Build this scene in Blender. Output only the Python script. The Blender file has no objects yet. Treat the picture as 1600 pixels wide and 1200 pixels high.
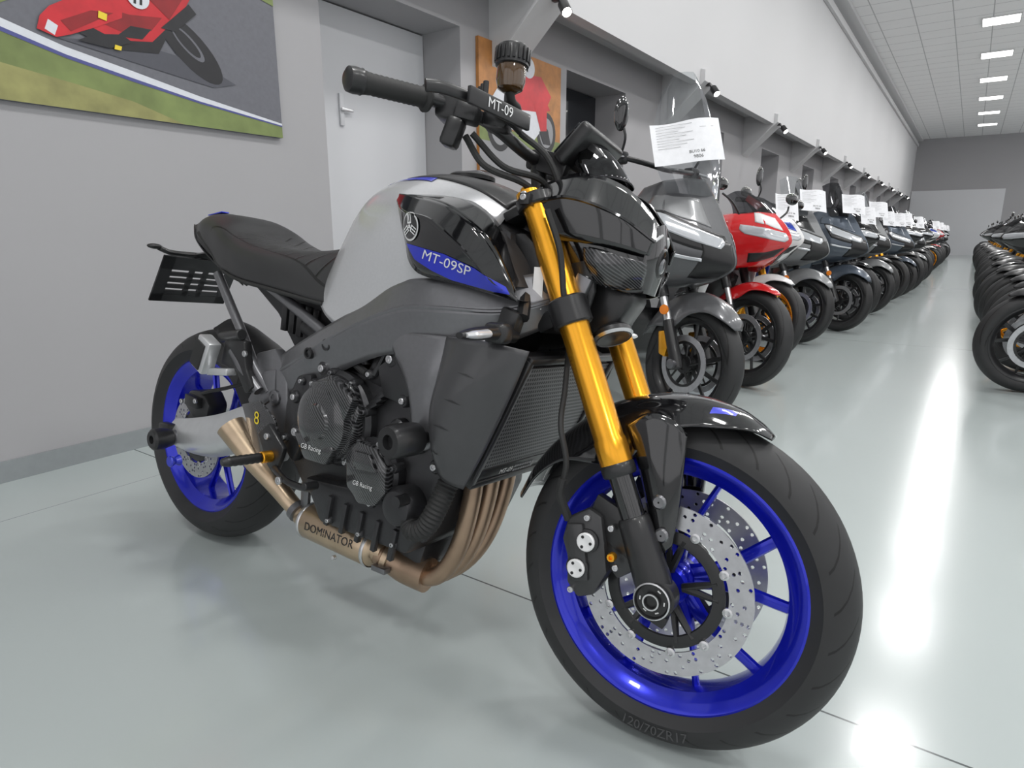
import bpy, bmesh, math, random
import numpy as np
from mathutils import Vector, Matrix, Euler
from mathutils.bvhtree import BVHTree
random.seed(4)
COL=bpy.context.scene.collection
pi=math.pi
# ------------------------------------------------------------------ materials
def C(h):
    h=h.lstrip('#'); r=[int(h[i:i+2],16)/255 for i in (0,2,4)]
    return tuple((x/12.92 if x<=.04045 else ((x+.055)/1.055)**2.4) for x in r)
def M(name,col,metal=0,rough=.5,coat=0,noise=(40,.08),bump=None,emit=0,emc=None,aniso=0):
    m=bpy.data.materials.new(name); m.use_nodes=True
    nt=m.node_tree; b=nt.nodes['Principled BSDF']
    if isinstance(col,str): col=C(col)
    b.inputs['Metallic'].default_value=metal; b.inputs['Roughness'].default_value=rough
    b.inputs['Coat Weight'].default_value=coat; b.inputs['Coat Roughness'].default_value=.04
    tc=nt.nodes.new('ShaderNodeTexCoord')
    n=nt.nodes.new('ShaderNodeTexNoise'); n.inputs['Scale'].default_value=noise[0]; n.inputs['Detail'].default_value=3
    nt.links.new(tc.outputs['Object'],n.inputs['Vector'])
    mx=nt.nodes.new('ShaderNodeMix'); mx.data_type='RGBA'
    mx.inputs[6].default_value=tuple(c*(1-noise[1]) for c in col)+(1,)
    mx.inputs[7].default_value=tuple(min(1,c*(1+noise[1])) for c in col)+(1,)
    nt.links.new(n.outputs['Fac'],mx.inputs[0]); nt.links.new(mx.outputs[2],b.inputs['Base Color'])
    if bump:
        n2=nt.nodes.new('ShaderNodeTexNoise'); n2.inputs['Scale'].default_value=bump[0]; n2.inputs['Detail'].default_value=4
        nt.links.new(tc.outputs['Object'],n2.inputs['Vector'])
        bp=nt.nodes.new('ShaderNodeBump'); bp.inputs['Strength'].default_value=bump[1]; bp.inputs['Distance'].default_value=bump[2] if len(bump)>2 else .002
        nt.links.new(n2.outputs['Fac'],bp.inputs['Height']); nt.links.new(bp.outputs[0],b.inputs['Normal'])
    if emit:
        b.inputs['Emission Color'].default_value=(emc or col)+(1,); b.inputs['Emission Strength'].default_value=emit
    return m
def mathn(nt,op,a,b=None,c=None):
    n=nt.nodes.new('ShaderNodeMath'); n.operation=op
    for i,x in enumerate((a,b,c)):
        if x is None: continue
        if isinstance(x,(int,float)): n.inputs[i].default_value=x
        else: nt.links.new(x,n.inputs[i])
    return n.outputs[0]
def patt(m,fac,col2,bumpd=0,rough2=None,coat=None):
    nt=m.node_tree; b=nt.nodes['Principled BSDF']
    src=b.inputs['Base Color'].links[0].from_socket
    mx=nt.nodes.new('ShaderNodeMix'); mx.data_type='RGBA'
    nt.links.new(fac,mx.inputs[0]); nt.links.new(src,mx.inputs[6]); mx.inputs[7].default_value=tuple(col2)+(1,)
    nt.links.new(mx.outputs[2],b.inputs['Base Color'])
    if bumpd:
        bp=nt.nodes.new('ShaderNodeBump'); bp.invert=True; bp.inputs['Strength'].default_value=.9; bp.inputs['Distance'].default_value=bumpd
        nt.links.new(fac,bp.inputs['Height']); nt.links.new(bp.outputs[0],b.inputs['Normal'])
def oxyz(m):
    nt=m.node_tree; tc=nt.nodes.new('ShaderNodeTexCoord'); s=nt.nodes.new('ShaderNodeSeparateXYZ'); nt.links.new(tc.outputs['Object'],s.inputs[0]); return nt,s.outputs
def tyre_mat(name,ymin,ymax,N):
    m=M(name,(.024,.024,.025),0,.58,bump=(300,.25,.0008),noise=(15,.25))
    nt,o=oxyz(m)
    ang=mathn(nt,'ARCTAN2',o[2],o[0]); ay=mathn(nt,'ABSOLUTE',o[1])
    t=mathn(nt,'ADD',mathn(nt,'MULTIPLY',ang,N/(2*pi)),mathn(nt,'MULTIPLY',ay,28.))
    fr=mathn(nt,'FRACT',mathn(nt,'ADD',t,50.))
    g=mathn(nt,'LESS_THAN',fr,.08)
    k=mathn(nt,'MULTIPLY',mathn(nt,'GREATER_THAN',ay,ymin),mathn(nt,'LESS_THAN',ay,ymax))
    r=mathn(nt,'SQRT',mathn(nt,'ADD',mathn(nt,'MULTIPLY',o[0],o[0]),mathn(nt,'MULTIPLY',o[2],o[2])))
    k=mathn(nt,'MULTIPLY',k,mathn(nt,'GREATER_THAN',r,.255))
    patt(m,mathn(nt,'MULTIPLY',g,k),(.003,.003,.003),.003)
    return m
gblack=M('gloss_black',(.006,.006,.007),0,.10,1)
mblack=M('satin_black',(.016,.016,.017),0,.36,.1,bump=(400,.1,.0004))
calm=M('caliper_grey',(.05,.05,.052),.4,.36,.2)
plast=M('plastic_black',(.026,.026,.028),0,.45,bump=(700,.2,.0004))
plastg=M('plastic_dark_grey',(.050,.050,.053),0,.36,.15,bump=(600,.2,.0004))
rubber=M('rubber_black',(.02,.02,.02),0,.65)
engm=M('engine_black',(.050,.050,.053),.55,.34,bump=(250,.3,.0008))
blue=M('blue_anodised',(.008,.016,.55),.5,.24,.6)
bluep=M('blue_paint',(.015,.03,.55),.1,.3,.6)
gold=M('gold_anodised',(.93,.43,.03),.9,.27,.2,noise=(20,.05))
silverp=M('silver_paint',(.62,.625,.64),.4,.28,.7,noise=(200,.06))
frameg=M('frame_graphite',(.19,.19,.20),.6,.34,.25,noise=(100,.1))
steel=M('brushed_steel',(.65,.65,.66),.95,.3)
dsteel=M('dark_steel',(.22,.22,.23),.9,.35)
alu=M('cast_aluminium',(.68,.69,.70),.7,.36,bump=(150,.15,.0006))
discm=M('disc_steel',(.52,.52,.54),.8,.33,noise=(60,.2))
exh=M('titanium_brown',(.52,.40,.28),.9,.31,noise=(12,.4))
exh2=M('burnt_header_steel',(.38,.27,.19),.88,.38,noise=(9,.5))
leather=M('seat_leather',(.028,.028,.029),0,.42,bump=(500,.3,.0006))
white=M('white_mark',(.8,.8,.8),0,.5)
greyt=M('grey_mark',(.3,.3,.31),0,.6)
tmark=M('moulded_rubber_mark',(.060,.060,.062),0,.6)
amber=M('amber_plastic',(.9,.25,.02),0,.2,.5)
lens=M('clear_lens',(.75,.75,.76),.3,.12,1)
dlens=M('dark_headlamp_lens',(.12,.125,.135),.3,.08,1)
yellow=M('yellow_mark',(.8,.6,.03),0,.4)
brownf=M('brake_fluid_brown',(.07,.032,.006),0,.08,1)
screenm=M('screen_dark',(.01,.011,.014),0,.08,1)
carbon=M('carbon_weave',(.014,.014,.015),.2,.25,1)
nt,o=oxyz(carbon)
a=mathn(nt,'FRACT',mathn(nt,'ADD',mathn(nt,'MULTIPLY',mathn(nt,'ADD',o[0],o[2]),150.),mathn(nt,'MULTIPLY',mathn(nt,'SINE',mathn(nt,'MULTIPLY',mathn(nt,'ADD',o[0],mathn(nt,'ADD',o[2],o[1])),60.)),.6)))
patt(carbon,mathn(nt,'GREATER_THAN',a,.6),(.085,.085,.09))
nt,o=oxyz(leather)
q=mathn(nt,'MULTIPLY',mathn(nt,'ADD',o[0],mathn(nt,'MULTIPLY',mathn(nt,'ABSOLUTE',o[1]),.8)),26.*pi)
q=mathn(nt,'POWER',mathn(nt,'SUBTRACT',1.,mathn(nt,'ABSOLUTE',mathn(nt,'SINE',q))),7.)
msk=mathn(nt,'MULTIPLY',mathn(nt,'GREATER_THAN',o[0],.235),mathn(nt,'LESS_THAN',mathn(nt,'ABSOLUTE',o[1]),.125))
ed=mathn(nt,'LESS_THAN',mathn(nt,'ABSOLUTE',mathn(nt,'SUBTRACT',mathn(nt,'ABSOLUTE',o[1]),.125)),.0015)
q=mathn(nt,'MAXIMUM',mathn(nt,'MULTIPLY',q,msk),mathn(nt,'MULTIPLY',ed,mathn(nt,'GREATER_THAN',o[0],.12)))
patt(leather,q,(.006,.006,.006),.006)
radm=M('radiator_grille',(.15,.15,.154),.4,.45)
nt,o=oxyz(radm)
u=mathn(nt,'LESS_THAN',mathn(nt,'FRACT',mathn(nt,'MULTIPLY',o[1],130.)),.6); v=mathn(nt,'LESS_THAN',mathn(nt,'FRACT',mathn(nt,'MULTIPLY',o[2],120.)),.6)
patt(radm,mathn(nt,'MULTIPLY',u,v),(.006,.006,.006),.003)
def glassm(name,tint,a):
    m=bpy.data.materials.new(name); m.use_nodes=True; nt=m.node_tree; nt.nodes.clear()
    o=nt.nodes.new('ShaderNodeOutputMaterial'); t=nt.nodes.new('ShaderNodeBsdfTransparent'); t.inputs[0].default_value=tint+(1,)
    g=nt.nodes.new('ShaderNodeBsdfGlossy'); g.inputs['Roughness'].default_value=.05; g.inputs[0].default_value=(.8,.8,.82,1)
    n=nt.nodes.new('ShaderNodeTexNoise'); n.inputs['Scale'].default_value=6
    mx=nt.nodes.new('ShaderNodeMixShader'); fr=nt.nodes.new('ShaderNodeFresnel'); fr.inputs[0].default_value=1.45
    ad=mathn(nt,'ADD',mathn(nt,'MULTIPLY',fr.outputs[0],.8),mathn(nt,'MULTIPLY',n.outputs['Fac'],a))
    nt.links.new(ad,mx.inputs[0]); nt.links.new(t.outputs[0],mx.inputs[1]); nt.links.new(g.outputs[0],mx.inputs[2]); nt.links.new(mx.outputs[0],o.inputs[0])
    return m
clear=glassm('clear_screen',(.78,.81,.82),.22)
smoke=glassm('smoked_screen',(.12,.12,.13),.08)
# ------------------------------------------------------------------ geometry kit
def resamp(P,n,uniform=False):
    P=np.array(P,float); k=len(P)
    if uniform: t=np.arange(k,dtype=float)
    else:
        d=np.linalg.norm(np.diff(P,axis=0),axis=1)+1e-9; t=np.concatenate([[0],np.cumsum(d)])
    s=np.linspace(0,t[-1],n)
    if k==2: return P[0]+(P[1]-P[0])*(s/t[-1])[:,None]
    m=np.zeros_like(P); m[1:-1]=(P[2:]-P[:-2])/(t[2:]-t[:-2])[:,None]
    m[0]=(P[1]-P[0])/(t[1]-t[0]); m[-1]=(P[-1]-P[-2])/(t[-1]-t[-2])
    i=np.clip(np.searchsorted(t,s,side='right')-1,0,k-2); h=(t[i+1]-t[i]); u=((s-t[i])/h)[:,None]; h=h[:,None]
    return (2*u**3-3*u**2+1)*P[i]+(u**3-2*u**2+u)*h*m[i]+(-2*u**3+3*u**2)*P[i+1]+(u**3-u**2)*h*m[i+1]
TXT={}
def textmesh(body,size):
    key=(body,size)
    if key in TXT: return TXT[key]
    cu=bpy.data.curves.new('t','FONT'); cu.body=body; cu.size=size; cu.align_x='CENTER'; cu.align_y='CENTER'; cu.resolution_u=3
    ob=bpy.data.objects.new('t',cu); COL.objects.link(ob)
    me=bpy.data.meshes.new_from_object(ob.evaluated_get(bpy.context.evaluated_depsgraph_get()))
    r=([tuple(v.co) for v in me.vertices],[tuple(p.vertices) for p in me.polygons])
    bpy.data.objects.remove(ob); bpy.data.curves.remove(cu); bpy.data.meshes.remove(me)
    TXT[key]=r; return r
class G:
    def __init__(s): s.v=[];s.f=[];s.m=[];s.mg=None
    def add(s,V,F,mat):
        o=len(s.v); s.v+=[tuple(map(float,v)) for v in V]; s.f+=[tuple(i+o for i in f) for f in F]; s.m+=[mat]*len(F); return s
    def merge(s,g):
        o=len(s.v); s.v+=g.v; s.f+=[tuple(i+o for i in f) for f in g.f]; s.m+=g.m
        if g.mg: s.merge(g.mg)
        return s
    def xform(s,Mx):
        s.v=[tuple(Mx@Vector(v)) for v in s.v]; return s
    def snap(s,bv,off):
        # lay a trim piece onto the panel it is mounted on
        W=[]
        for v in s.v:
            h=bv.find_nearest(Vector(v)); p,n=h[0],h[1]
            if n.dot(Vector((p.x-1.15,p.y,(p.z-.8)*.3)))<0: n=-n
            W.append(tuple(p+n*off))
        s.v=W
        if s.mg: s.mg.snap(bv,off)
        return s
    def tube(s,P,r,mat,n=12,res=0,sc=(1,1),caps=True):
        k0=len(P)
        if res:
            rr=r if isinstance(r,(list,tuple)) else [r]*k0
            Q=resamp([tuple(p)+(q,) for p,q in zip(P,rr)],res); P=[Vector(q[:3]) for q in Q]; r=[q[3] for q in Q]
        else:
            P=[Vector(p) for p in P]; r=list(r) if isinstance(r,(list,tuple)) else [r]*len(P)
        V=[];F=[]; k=len(P)
        t0=(P[1]-P[0]).normalized(); up=Vector((0,0,1)) if abs(t0.z)<.9 else Vector((0,1,0))
        a=t0.cross(up).normalized()
        for i in range(k):
            t=(P[min(i+1,k-1)]-P[max(i-1,0)]).normalized()
            a=(a-t*a.dot(t)).normalized(); b=t.cross(a)
            for j in range(n):
                q=2*pi*j/n; V.append(P[i]+a*(math.cos(q)*r[i]*sc[0])+b*(math.sin(q)*r[i]*sc[1]))
        for i in range(k-1):
            for j in range(n):
                F.append((i*n+j,i*n+(j+1)%n,(i+1)*n+(j+1)%n,(i+1)*n+j))
        if caps: F.append(tuple(range(n))); F.append(tuple(range((k-1)*n,k*n)))
        return s.add(V,F,mat)
    def lathe(s,prof,mat,c=(0,0,0),ax=(0,1,0),n=40,closed=False):
        ax=Vector(ax).normalized(); u=Vector((1,0,0)) if abs(ax.x)<.9 else Vector((0,0,1)); u=(u-ax*u.dot(ax)).normalized(); w=ax.cross(u)
        V=[];F=[];c=Vector(c); k=len(prof)
        for r,a in prof:
            for j in range(n):
                q=2*pi*j/n; V.append(c+ax*a+u*(r*math.cos(q))+w*(r*math.sin(q)))
        for i in range(k if closed else k-1):
            i2=(i+1)%k
            for j in range(n): F.append((i*n+j,i*n+(j+1)%n,i2*n+(j+1)%n,i2*n+j))
        if not closed:
            if prof[0][0]>1e-5: F.append(tuple(range(n)))
            if prof[-1][0]>1e-5: F.append(tuple(range((k-1)*n,k*n)))
        return s.add(V,F,mat)
    def cyl(s,p0,p1,r,mat,n=20,ch=.15):
        p0=Vector(p0);p1=Vector(p1);L=(p1-p0).length; e=min(r*ch,L*.3)
        return s.lathe([(r-e,0),(r,e),(r,L-e),(r-e,L)],mat,p0,(p1-p0),n)
    def _bm(s,bm,mat,Mx=None):
        bm.verts.ensure_lookup_table(); bm.verts.index_update()
        V=[(Mx@v.co) if Mx else v.co.copy() for v in bm.verts]; F=[tuple(v.index for v in f.verts) for f in bm.faces]; bm.free()
        return s.add(V,F,mat)
    def box(s,c,size,mat,rot=(0,0,0),bev=.1,seg=2):
        bm=bmesh.new(); bmesh.ops.create_cube(bm,size=1); 
        for v in bm.verts: v.co=Vector((v.co.x*size[0],v.co.y*size[1],v.co.z*size[2]))
        if bev: bmesh.ops.bevel(bm,geom=bm.edges[:],offset=bev*min(size),segments=seg,affect='EDGES',profile=.5)
        return s._bm(bm,mat,Matrix.Translation(c)@Euler(rot).to_matrix().to_4x4())
    def prism(s,out,h0,h1,mat,bev=0,plane='xz',Mx=None):
        bm=bmesh.new()
        def P(a,b,h): return {'xz':(a,h,b),'xy':(a,b,h),'yz':(h,a,b)}[plane]
        vs=[bm.verts.new(P(a,b,h0)) for a,b in out]; f=bm.faces.new(vs)
        r=bmesh.ops.extrude_face_region(bm,geom=[f]); nv=[e for e in r['geom'] if isinstance(e,bmesh.types.BMVert)]
        d=Vector(P(0,0,h1))-Vector(P(0,0,h0)); bmesh.ops.translate(bm,verts=nv,vec=d)
        if bev: bmesh.ops.bevel(bm,geom=bm.edges[:],offset=bev,segments=2,affect='EDGES',profile=.5,clamp_overlap=True)
        return s._bm(bm,mat,Mx)
    def surf(s,curves,mat,nu=20,nv=14,mirror=False):
        A=np.stack([resamp(c,nu) for c in curves]); B=np.stack([resamp(A[:,j],nv,True) for j in range(nu)],1)
        V=B.reshape(-1,3); F=[(i*nu+j,i*nu+j+1,(i+1)*nu+j+1,(i+1)*nu+j) for i in range(nv-1) for j in range(nu-1)]
        s.add(V,F,mat)
        if mirror:
            t=s
            if mirror=='sep':
                if s.mg is None: s.mg=G()
                t=s.mg
            t.add(V*np.array([1,-1,1]),[f[::-1] for f in F],mat)
        return s
    def ell(s,c,r,mat,n=16,m=10):
        V=[];F=[]
        for i in range(m+1):
            th=pi*i/m
            for j in range(n):
                q=2*pi*j/n; V.append((c[0]+r[0]*math.sin(th)*math.cos(q),c[1]+r[1]*math.sin(th)*math.sin(q),c[2]+r[2]*math.cos(th)))
        for i in range(m):
            for j in range(n): F.append((i*n+j,i*n+(j+1)%n,(i+1)*n+(j+1)%n,(i+1)*n+j))
        return s.add(V,F,mat)
    def bolt(s,p,ax,r,mat,h=.006):
        return s.lathe([(r,0),(r,h*.8),(r*.85,h),(r*.45,h),(r*.4,h*.5),(0,h*.5)],mat,p,ax,10)
    def text(s,body,size,mat,o,ux,uy,proj=None,shear=0,sx=1):
        V,F=textmesh(body,size); o=Vector(o);ux=Vector(ux).normalized();uy=Vector(uy).normalized()
        W=[o+ux*(v[0]*sx+shear*v[1])+uy*v[1] for v in V]
        if proj: W=[proj(w) for w in W]
        return s.add(W,F,mat)
    def arctext(s,body,size,mat,R,y,a0,flip=1):
        V,F=textmesh(body,size); W=[]
        for v in V:
            r=R-v[1]; a=a0+flip*v[0]/R; W.append((r*math.cos(a),y,r*math.sin(a)))
        return s.add(W,F,mat)
    def decal(s,out,mat,proj,cuts=4):
        bm=bmesh.new(); f=bm.faces.new([bm.verts.new((a,-1,b)) for a,b in out])
        bmesh.ops.triangulate(bm,faces=[f]); bmesh.ops.subdivide_edges(bm,edges=bm.edges[:],cuts=cuts,use_grid_fill=True)
        bmesh.ops.triangulate(bm,faces=bm.faces[:])
        for v in bm.verts: v.co=proj(v.co)
        return s._bm(bm,mat)
    def bvh(s): return BVHTree.FromPolygons([Vector(v) for v in s.v],s.f)
    def mesh(s,name,angle=38,clean=True):
        me=bpy.data.meshes.new(name); mats=[]
        for m in s.m:
            if m not in mats: mats.append(m)
        me.from_pydata(s.v,[],s.f); 
        for m in mats: me.materials.append(m)
        ix={m:i for i,m in enumerate(mats)}
        me.polygons.foreach_set('material_index',[ix[m] for m in s.m]); me.update()
        bm=bmesh.new(); bm.from_mesh(me)
        bmesh.ops.remove_doubles(bm,verts=bm.verts[:],dist=2e-5); bmesh.ops.recalc_face_normals(bm,faces=bm.faces[:])
        bm.to_mesh(me); bm.free()
        me.shade_smooth(); me.set_sharp_from_angle(angle=math.radians(angle))
        return me
    def make(s,name,parent=None,mat4=None,xf=None,solid=0,label=None,angle=38):
        if s.mg: s.other=s.mg.make(name,parent,mat4,xf,solid,label,angle)
        if xf is not None: s.xform(xf)
        ob=bpy.data.objects.new(name,s.mesh(name,angle)); COL.objects.link(ob)
        if parent: ob.parent=parent
        if mat4 is not None: ob.matrix_local=mat4
        if solid:
            md=ob.modifiers.new('s','SOLIDIFY'); md.thickness=solid; md.offset=0
        if label: ob['label']=label
        return ob
def projR(bv,off=.0015):
    def f(p):
        h=bv.ray_cast(Vector((p[0],-1,p[2])),Vector((0,1,0)))
        return Vector((p[0],(h[0].y if h[0] else -.2)-off,p[2]))
    return f
def thing(ob,label,cat,group=None):
    ob['label']=label; ob['category']=cat
    if group: ob['group']=group
    return ob
def empty(name,loc,rot,label,cat,group=None):
    e=bpy.data.objects.new(name,None); e.empty_display_size=.1; COL.objects.link(e); e.location=loc; e.rotation_euler=rot
    return thing(e,label,cat,group)
def struct(g,name,angle=30,label=None):
    o=g.make(name,angle=angle); o['kind']='structure'
    if label: o['label']=label
    return o
# ------------------------------------------------------------------ wheels
def tyreG(R,w,hr,mat,bead=.226,fw=.045,n=96):
    P=[(bead-.012,-fw+.006),(bead+.002,-fw-.001),(bead+.012,-fw-.007)]
    q0=108
    for i in range(19):
        q=math.radians(-q0+2*q0*i/18); rr=R-hr+hr*math.cos(q)
        if rr>bead+.02: P.append((rr,w*math.sin(q) if abs(q)<pi/2 else w*math.copysign(1,q)*(1-.25*(abs(q)-pi/2))))
    P+=[(bead+.012,fw+.007),(bead+.002,fw+.001),(bead-.012,fw-.006)]
    return G().lathe(P,mat,n=n,closed=True)
def rimG(mat,fw=.045,pairs=5,n=96,R=.229,hubm=None,kind='V',a0=0.3,hub=.036):
    g=G()
    g.lathe([(R,-fw+.003),(R+.001,-fw-.001),(R-.004,-fw-.003),(R-.012,-fw),(R-.020,-fw+.010),(R-.034,-fw+.020),(R-.037,-.012),(R-.037,.012),(R-.034,fw-.020),(R-.020,fw-.010),(R-.012,fw),(R-.004,fw+.003),(R+.001,fw+.001),(R,fw-.003),(R-.02,fw-.012),(R-.028,0),(R-.02,-fw+.012)],mat,n=n,closed=True)
    g.lathe([(.014,-.052),(hub-.004,-.052),(hub,-.046),(hub-.004,-.03),(hub+.002,-.02),(hub+.002,.02),(hub-.004,.03),(hub,.046),(hub-.004,.052),(.014,.052)],hubm or mat,n=32)
    for i in range(pairs):
        a=a0+2*pi*i/pairs
        for sgn in ((-1,1) if kind=='V' else (0,)):
            a1=a+sgn*.10; a2=a+sgn*(.30 if kind=='V' else 0)
            p0=(math.cos(a1)*.03,0,math.sin(a1)*.03); p1=(math.cos(a1+sgn*.07)*.09,0,math.sin(a1+sgn*.07)*.09); p2=(math.cos(a2)*(R-.032),0,math.sin(a2)*(R-.032))
            g.tube([p0,p1,p2],[.016,.010,.0085],mat,n=8,res=8,sc=(.75,1.25))
    return g
def drilled(g,r0,r1,y,th,mat,cols=60,rows=4,hr=.0034):
    dr=(r1-r0)/rows
    for ri in range(rows):
        ra=r0+dr*ri; rb=ra+dr
        for ci in range(cols):
            t0=2*pi*ci/cols; t1=2*pi*(ci+1)/cols
            def pol(r,t): return (r*math.cos(t),r*math.sin(t))
            tm=(t0+t1)/2; rm=(ra+rb)/2
            O=[pol(ra,t0),pol(ra,tm),pol(ra,t1),pol(rm,t1),pol(rb,t1),pol(rb,tm),pol(rb,t0),pol(rm,t0)]
            if (ci+2*ri)%4==0 or (ci+ri)%5==0:
                cx,cz=pol(rm,tm)
                I=[]
                for (ox,oz) in O:
                    d=math.hypot(ox-cx,oz-cz); I.append((cx+(ox-cx)/d*hr,cz+(oz-cz)/d*hr))
                V=[(a,y-th/2,b) for a,b in O]+[(a,y-th/2,b) for a,b in I]+[(a,y+th/2,b) for a,b in O]+[(a,y+th/2,b) for a,b in I]
                F=[]
                for k in range(8):
                    k2=(k+1)%8; F+=[(k,k2,8+k2,8+k),(16+k,24+k,24+k2,16+k2),(8+k,8+k2,24+k2,24+k)]
            else:
                V=[(a,y-th/2,b) for a,b in O]+[(a,y+th/2,b) for a,b in O]
                F=[tuple(range(8)),tuple(range(15,7,-1))]
            if ri==0: F.append((0,1,len(V)//2+1,len(V)//2)); F.append((1,2,len(V)//2+2,len(V)//2+1))
            if ri==rows-1: F.append((4,5,len(V)//2+5,len(V)//2+4)); F.append((5,6,len(V)//2+6,len(V)//2+5))
            g.add(V,F,mat)
    return g
def carrier(g,y,r,mat,bm,s=-1):
    g.lathe([(r-.004,-.003),(r,-.001),(r,.001),(r-.004,.003),(r-.020,.003),(r-.022,0),(r-.020,-.003)],mat,(0,y,0),closed=True,n=60)
    for i in range(5):
        a=.2+2*pi*i/5
        for d in (-.16,.16):
            g.tube([(math.cos(a)*.03,y-s*.012,math.sin(a)*.03),(math.cos(a+d)*(r-.01),y,math.sin(a+d)*(r-.01))],[.008,.005],mat,n=6)
            g.lathe([(.0085,0),(.0085,.005),(.005,.006),(.0045,.003),(0,.003)],bm,(math.cos(a+d*1.8)*(r+.006),y+s*.001,math.sin(a+d*1.8)*(r+.006)),(0,s,0),n=12)
# ================================================================== MAIN MOTORCYCLE
LEAN=.1309; STEER=.0853; RK=math.radians(25)
A0=Vector((1.538,0,0)); K=Vector((-math.sin(RK),0,math.cos(RK)))
ST=Matrix.Translation(A0)@Matrix.Rotation(STEER,4,K)@Matrix.Translation(-A0)
bike=empty('motorcycle',(.994,1.792,.001),(-LEAN,0,-pi/2),'black and silver naked motorcycle with gold fork and blue wheels','motorcycle')
FW=Vector((1.43,0,.30)); RW=Vector((0,0,.316))
ftyre=tyre_mat('front_tyre_rubber',.022,.056,26); rtyre=tyre_mat('rear_tyre_rubber',.03,.086,22)
fr=rimG(blue,.046).make('front_wheel',bike,ST@Matrix.Translation(FW))
g=tyreG(.3,.06,.058,ftyre,fw=.046)
g.arctext('120/70ZR17',.024,tmark,.262,-.0605,math.radians(-88))
g.make('tire',fr)
for s in (-1,1):
    g=G(); drilled(g,.109,.149,s*.068,.0045,discm); carrier(g,s*.066,.103,mblack,steel,s)
    g.make('brake_disc',fr)
rr=rimG(blue,.068,a0=.9).make('rear_wheel',bike,Matrix.Translation(RW))
g=tyreG(.316,.09,.07,rtyre,fw=.068); g.make('tire',rr)
g=G(); drilled(g,.080,.122,-.088,.005,discm); carrier(g,-.086,.076,mblack,steel); g.make('brake_disc',rr)
g=G(); g.lathe([(.09,-.003),(.112,-.003),(.112,.003),(.09,.003)],dsteel,(0,.095,0),closed=True,n=45)
for i in range(45):
    a=2*pi*i/45; g.box((.114*math.cos(a),.095,.114*math.sin(a)),(.008,.005,.006),dsteel,(0,-a,0))
g.make('rear_sprocket',rr)
# ---- forks
def fp(y,z): return Vector((1.43-(z-.3)*math.tan(RK),y,z))
for s in (-1,1):
    y=s*.105
    g=G()
    g.lathe([(.0265,0),(.0285,.006),(.0285,.045),(.0265,.05),(.0262,.24),(.0275,.26),(.0275,.40),(.0262,.42),(.0262,.475),(.0272,.48),(.0272,.50),(.02,.503)],gold,fp(y,.503),K,32)
    o=g.make('fork_tube',bike,xf=ST)
    g=G(); g.lathe([(.022,0),(.0225,.004),(.0225,.014),(.012,.016),(.011,.024),(0,.024)],gold,fp(y,.503)+K*.502,K,24); g.make('fork_cap',o)
    g=G(); g.lathe([(.0215,0),(.0215,.13)],gblack,fp(y,.40),K,24)
    g.lathe([(.027,0),(.030,.004),(.030,.02),(.027,.024)],mblack,fp(y,.487),K,24); g.make('fork_inner_tube',bike,xf=ST)
    g=G(); g.lathe([(.024,-.01),(.030,0),(.032,.03),(.029,.10),(.028,.13),(.025,.135)],mblack,fp(y,.30),K,24)
    g.lathe([(.030,-.018),(.034,-.013),(.034,.018),(.028,.022)],mblack,(1.43,y,.30),(0,s,0),28)
    g.prism([(1.405,.33),(1.375,.35),(1.335,.37),(1.30,.42),(1.31,.45),(1.36,.43),(1.40,.42)],y-.012,y+.012,mblack,.003)
    g.box((1.437,y+s*.004,.265),(.03,.022,.02),mblack,(0,.3,0)); g.make('fork_bottom',bike,xf=ST)
    g=G(); ac=(1.43,y+s*.020,.30)
    g.lathe([(.0,.0),(.028,.0),(.031,.004),(.031,.012),(.029,.014),(.026,.009),(.014,.009),(.014,.016),(.010,.018),(.009,.012),(0,.012)],mblack,ac,(0,s,0),32)
    g.lathe([(.0115,.0165),(.0138,.0165),(.0138,.0185),(.0115,.0185)],steel,ac,(0,s,0),32,closed=True)
    g.lathe([(.0285,.0135),(.0305,.0125),(.0310,.0135),(.0288,.0148)],steel,ac,(0,s,0),32,closed=True)
    for q in range(6): g.box((ac[0]+.0205*math.cos(q*pi/3),ac[1]+s*.0095,ac[2]+.0205*math.sin(q*pi/3)),(.006,.001,.002),white,(0,-q*pi/3+pi/2,0),bev=0)
    g.make('axle_cap',bike,xf=ST)
# caliper
for s in (-1,1):
    g=G(); y=s*.104
    g.prism([(1.262,.40),(1.30,.425),(1.325,.415),(1.335,.37),(1.345,.32),(1.325,.275),(1.295,.262),(1.272,.285),(1.268,.33),(1.255,.36)],y-.022 if s<0 else y-.018,y+.018 if s<0 else y+.022,calm,.006)
    g.box((1.29,y+s*.024,.345),(.03,.012,.10),calm,(0,-.22,0),bev=.3)
    g.prism([(1.30,.425),(1.34,.44),(1.385,.41),(1.385,.33),(1.36,.31),(1.335,.33),(1.33,.40)],y-.008,y+.012,calm,.004)
    yy=y+s*.024
    for (cx,cz) in ((1.305,.368),(1.292,.318)):
        g.lathe([(.021,0),(.021,.008),(.018,.010),(.0,.010)],mblack,(cx,yy-s*.004,cz),(0,s,0),24)
        g.lathe([(.0155,.0),(.0165,.008),(.0145,.010),(.006,.0095),(0,.007)],white,(cx,yy+s*.002,cz),(0,s,0),20)
        for q in range(3): g.bolt((cx+.010*math.cos(q*2.1),yy+s*.011,cz+.010*math.sin(q*2.1)),(0,s,0),.0028,mblack,.002)
    for (cx,cz) in ((1.30,.408),(1.283,.275),(1.345,.40),(1.36,.335)): g.bolt((cx,y+s*.022,cz),(0,s,0),.006,steel)
    g.bolt((1.352,y+s*.020,.352),(0,s,0),.008,gold,.012)
    c=g.make('brake_caliper',bike,xf=ST)
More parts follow.
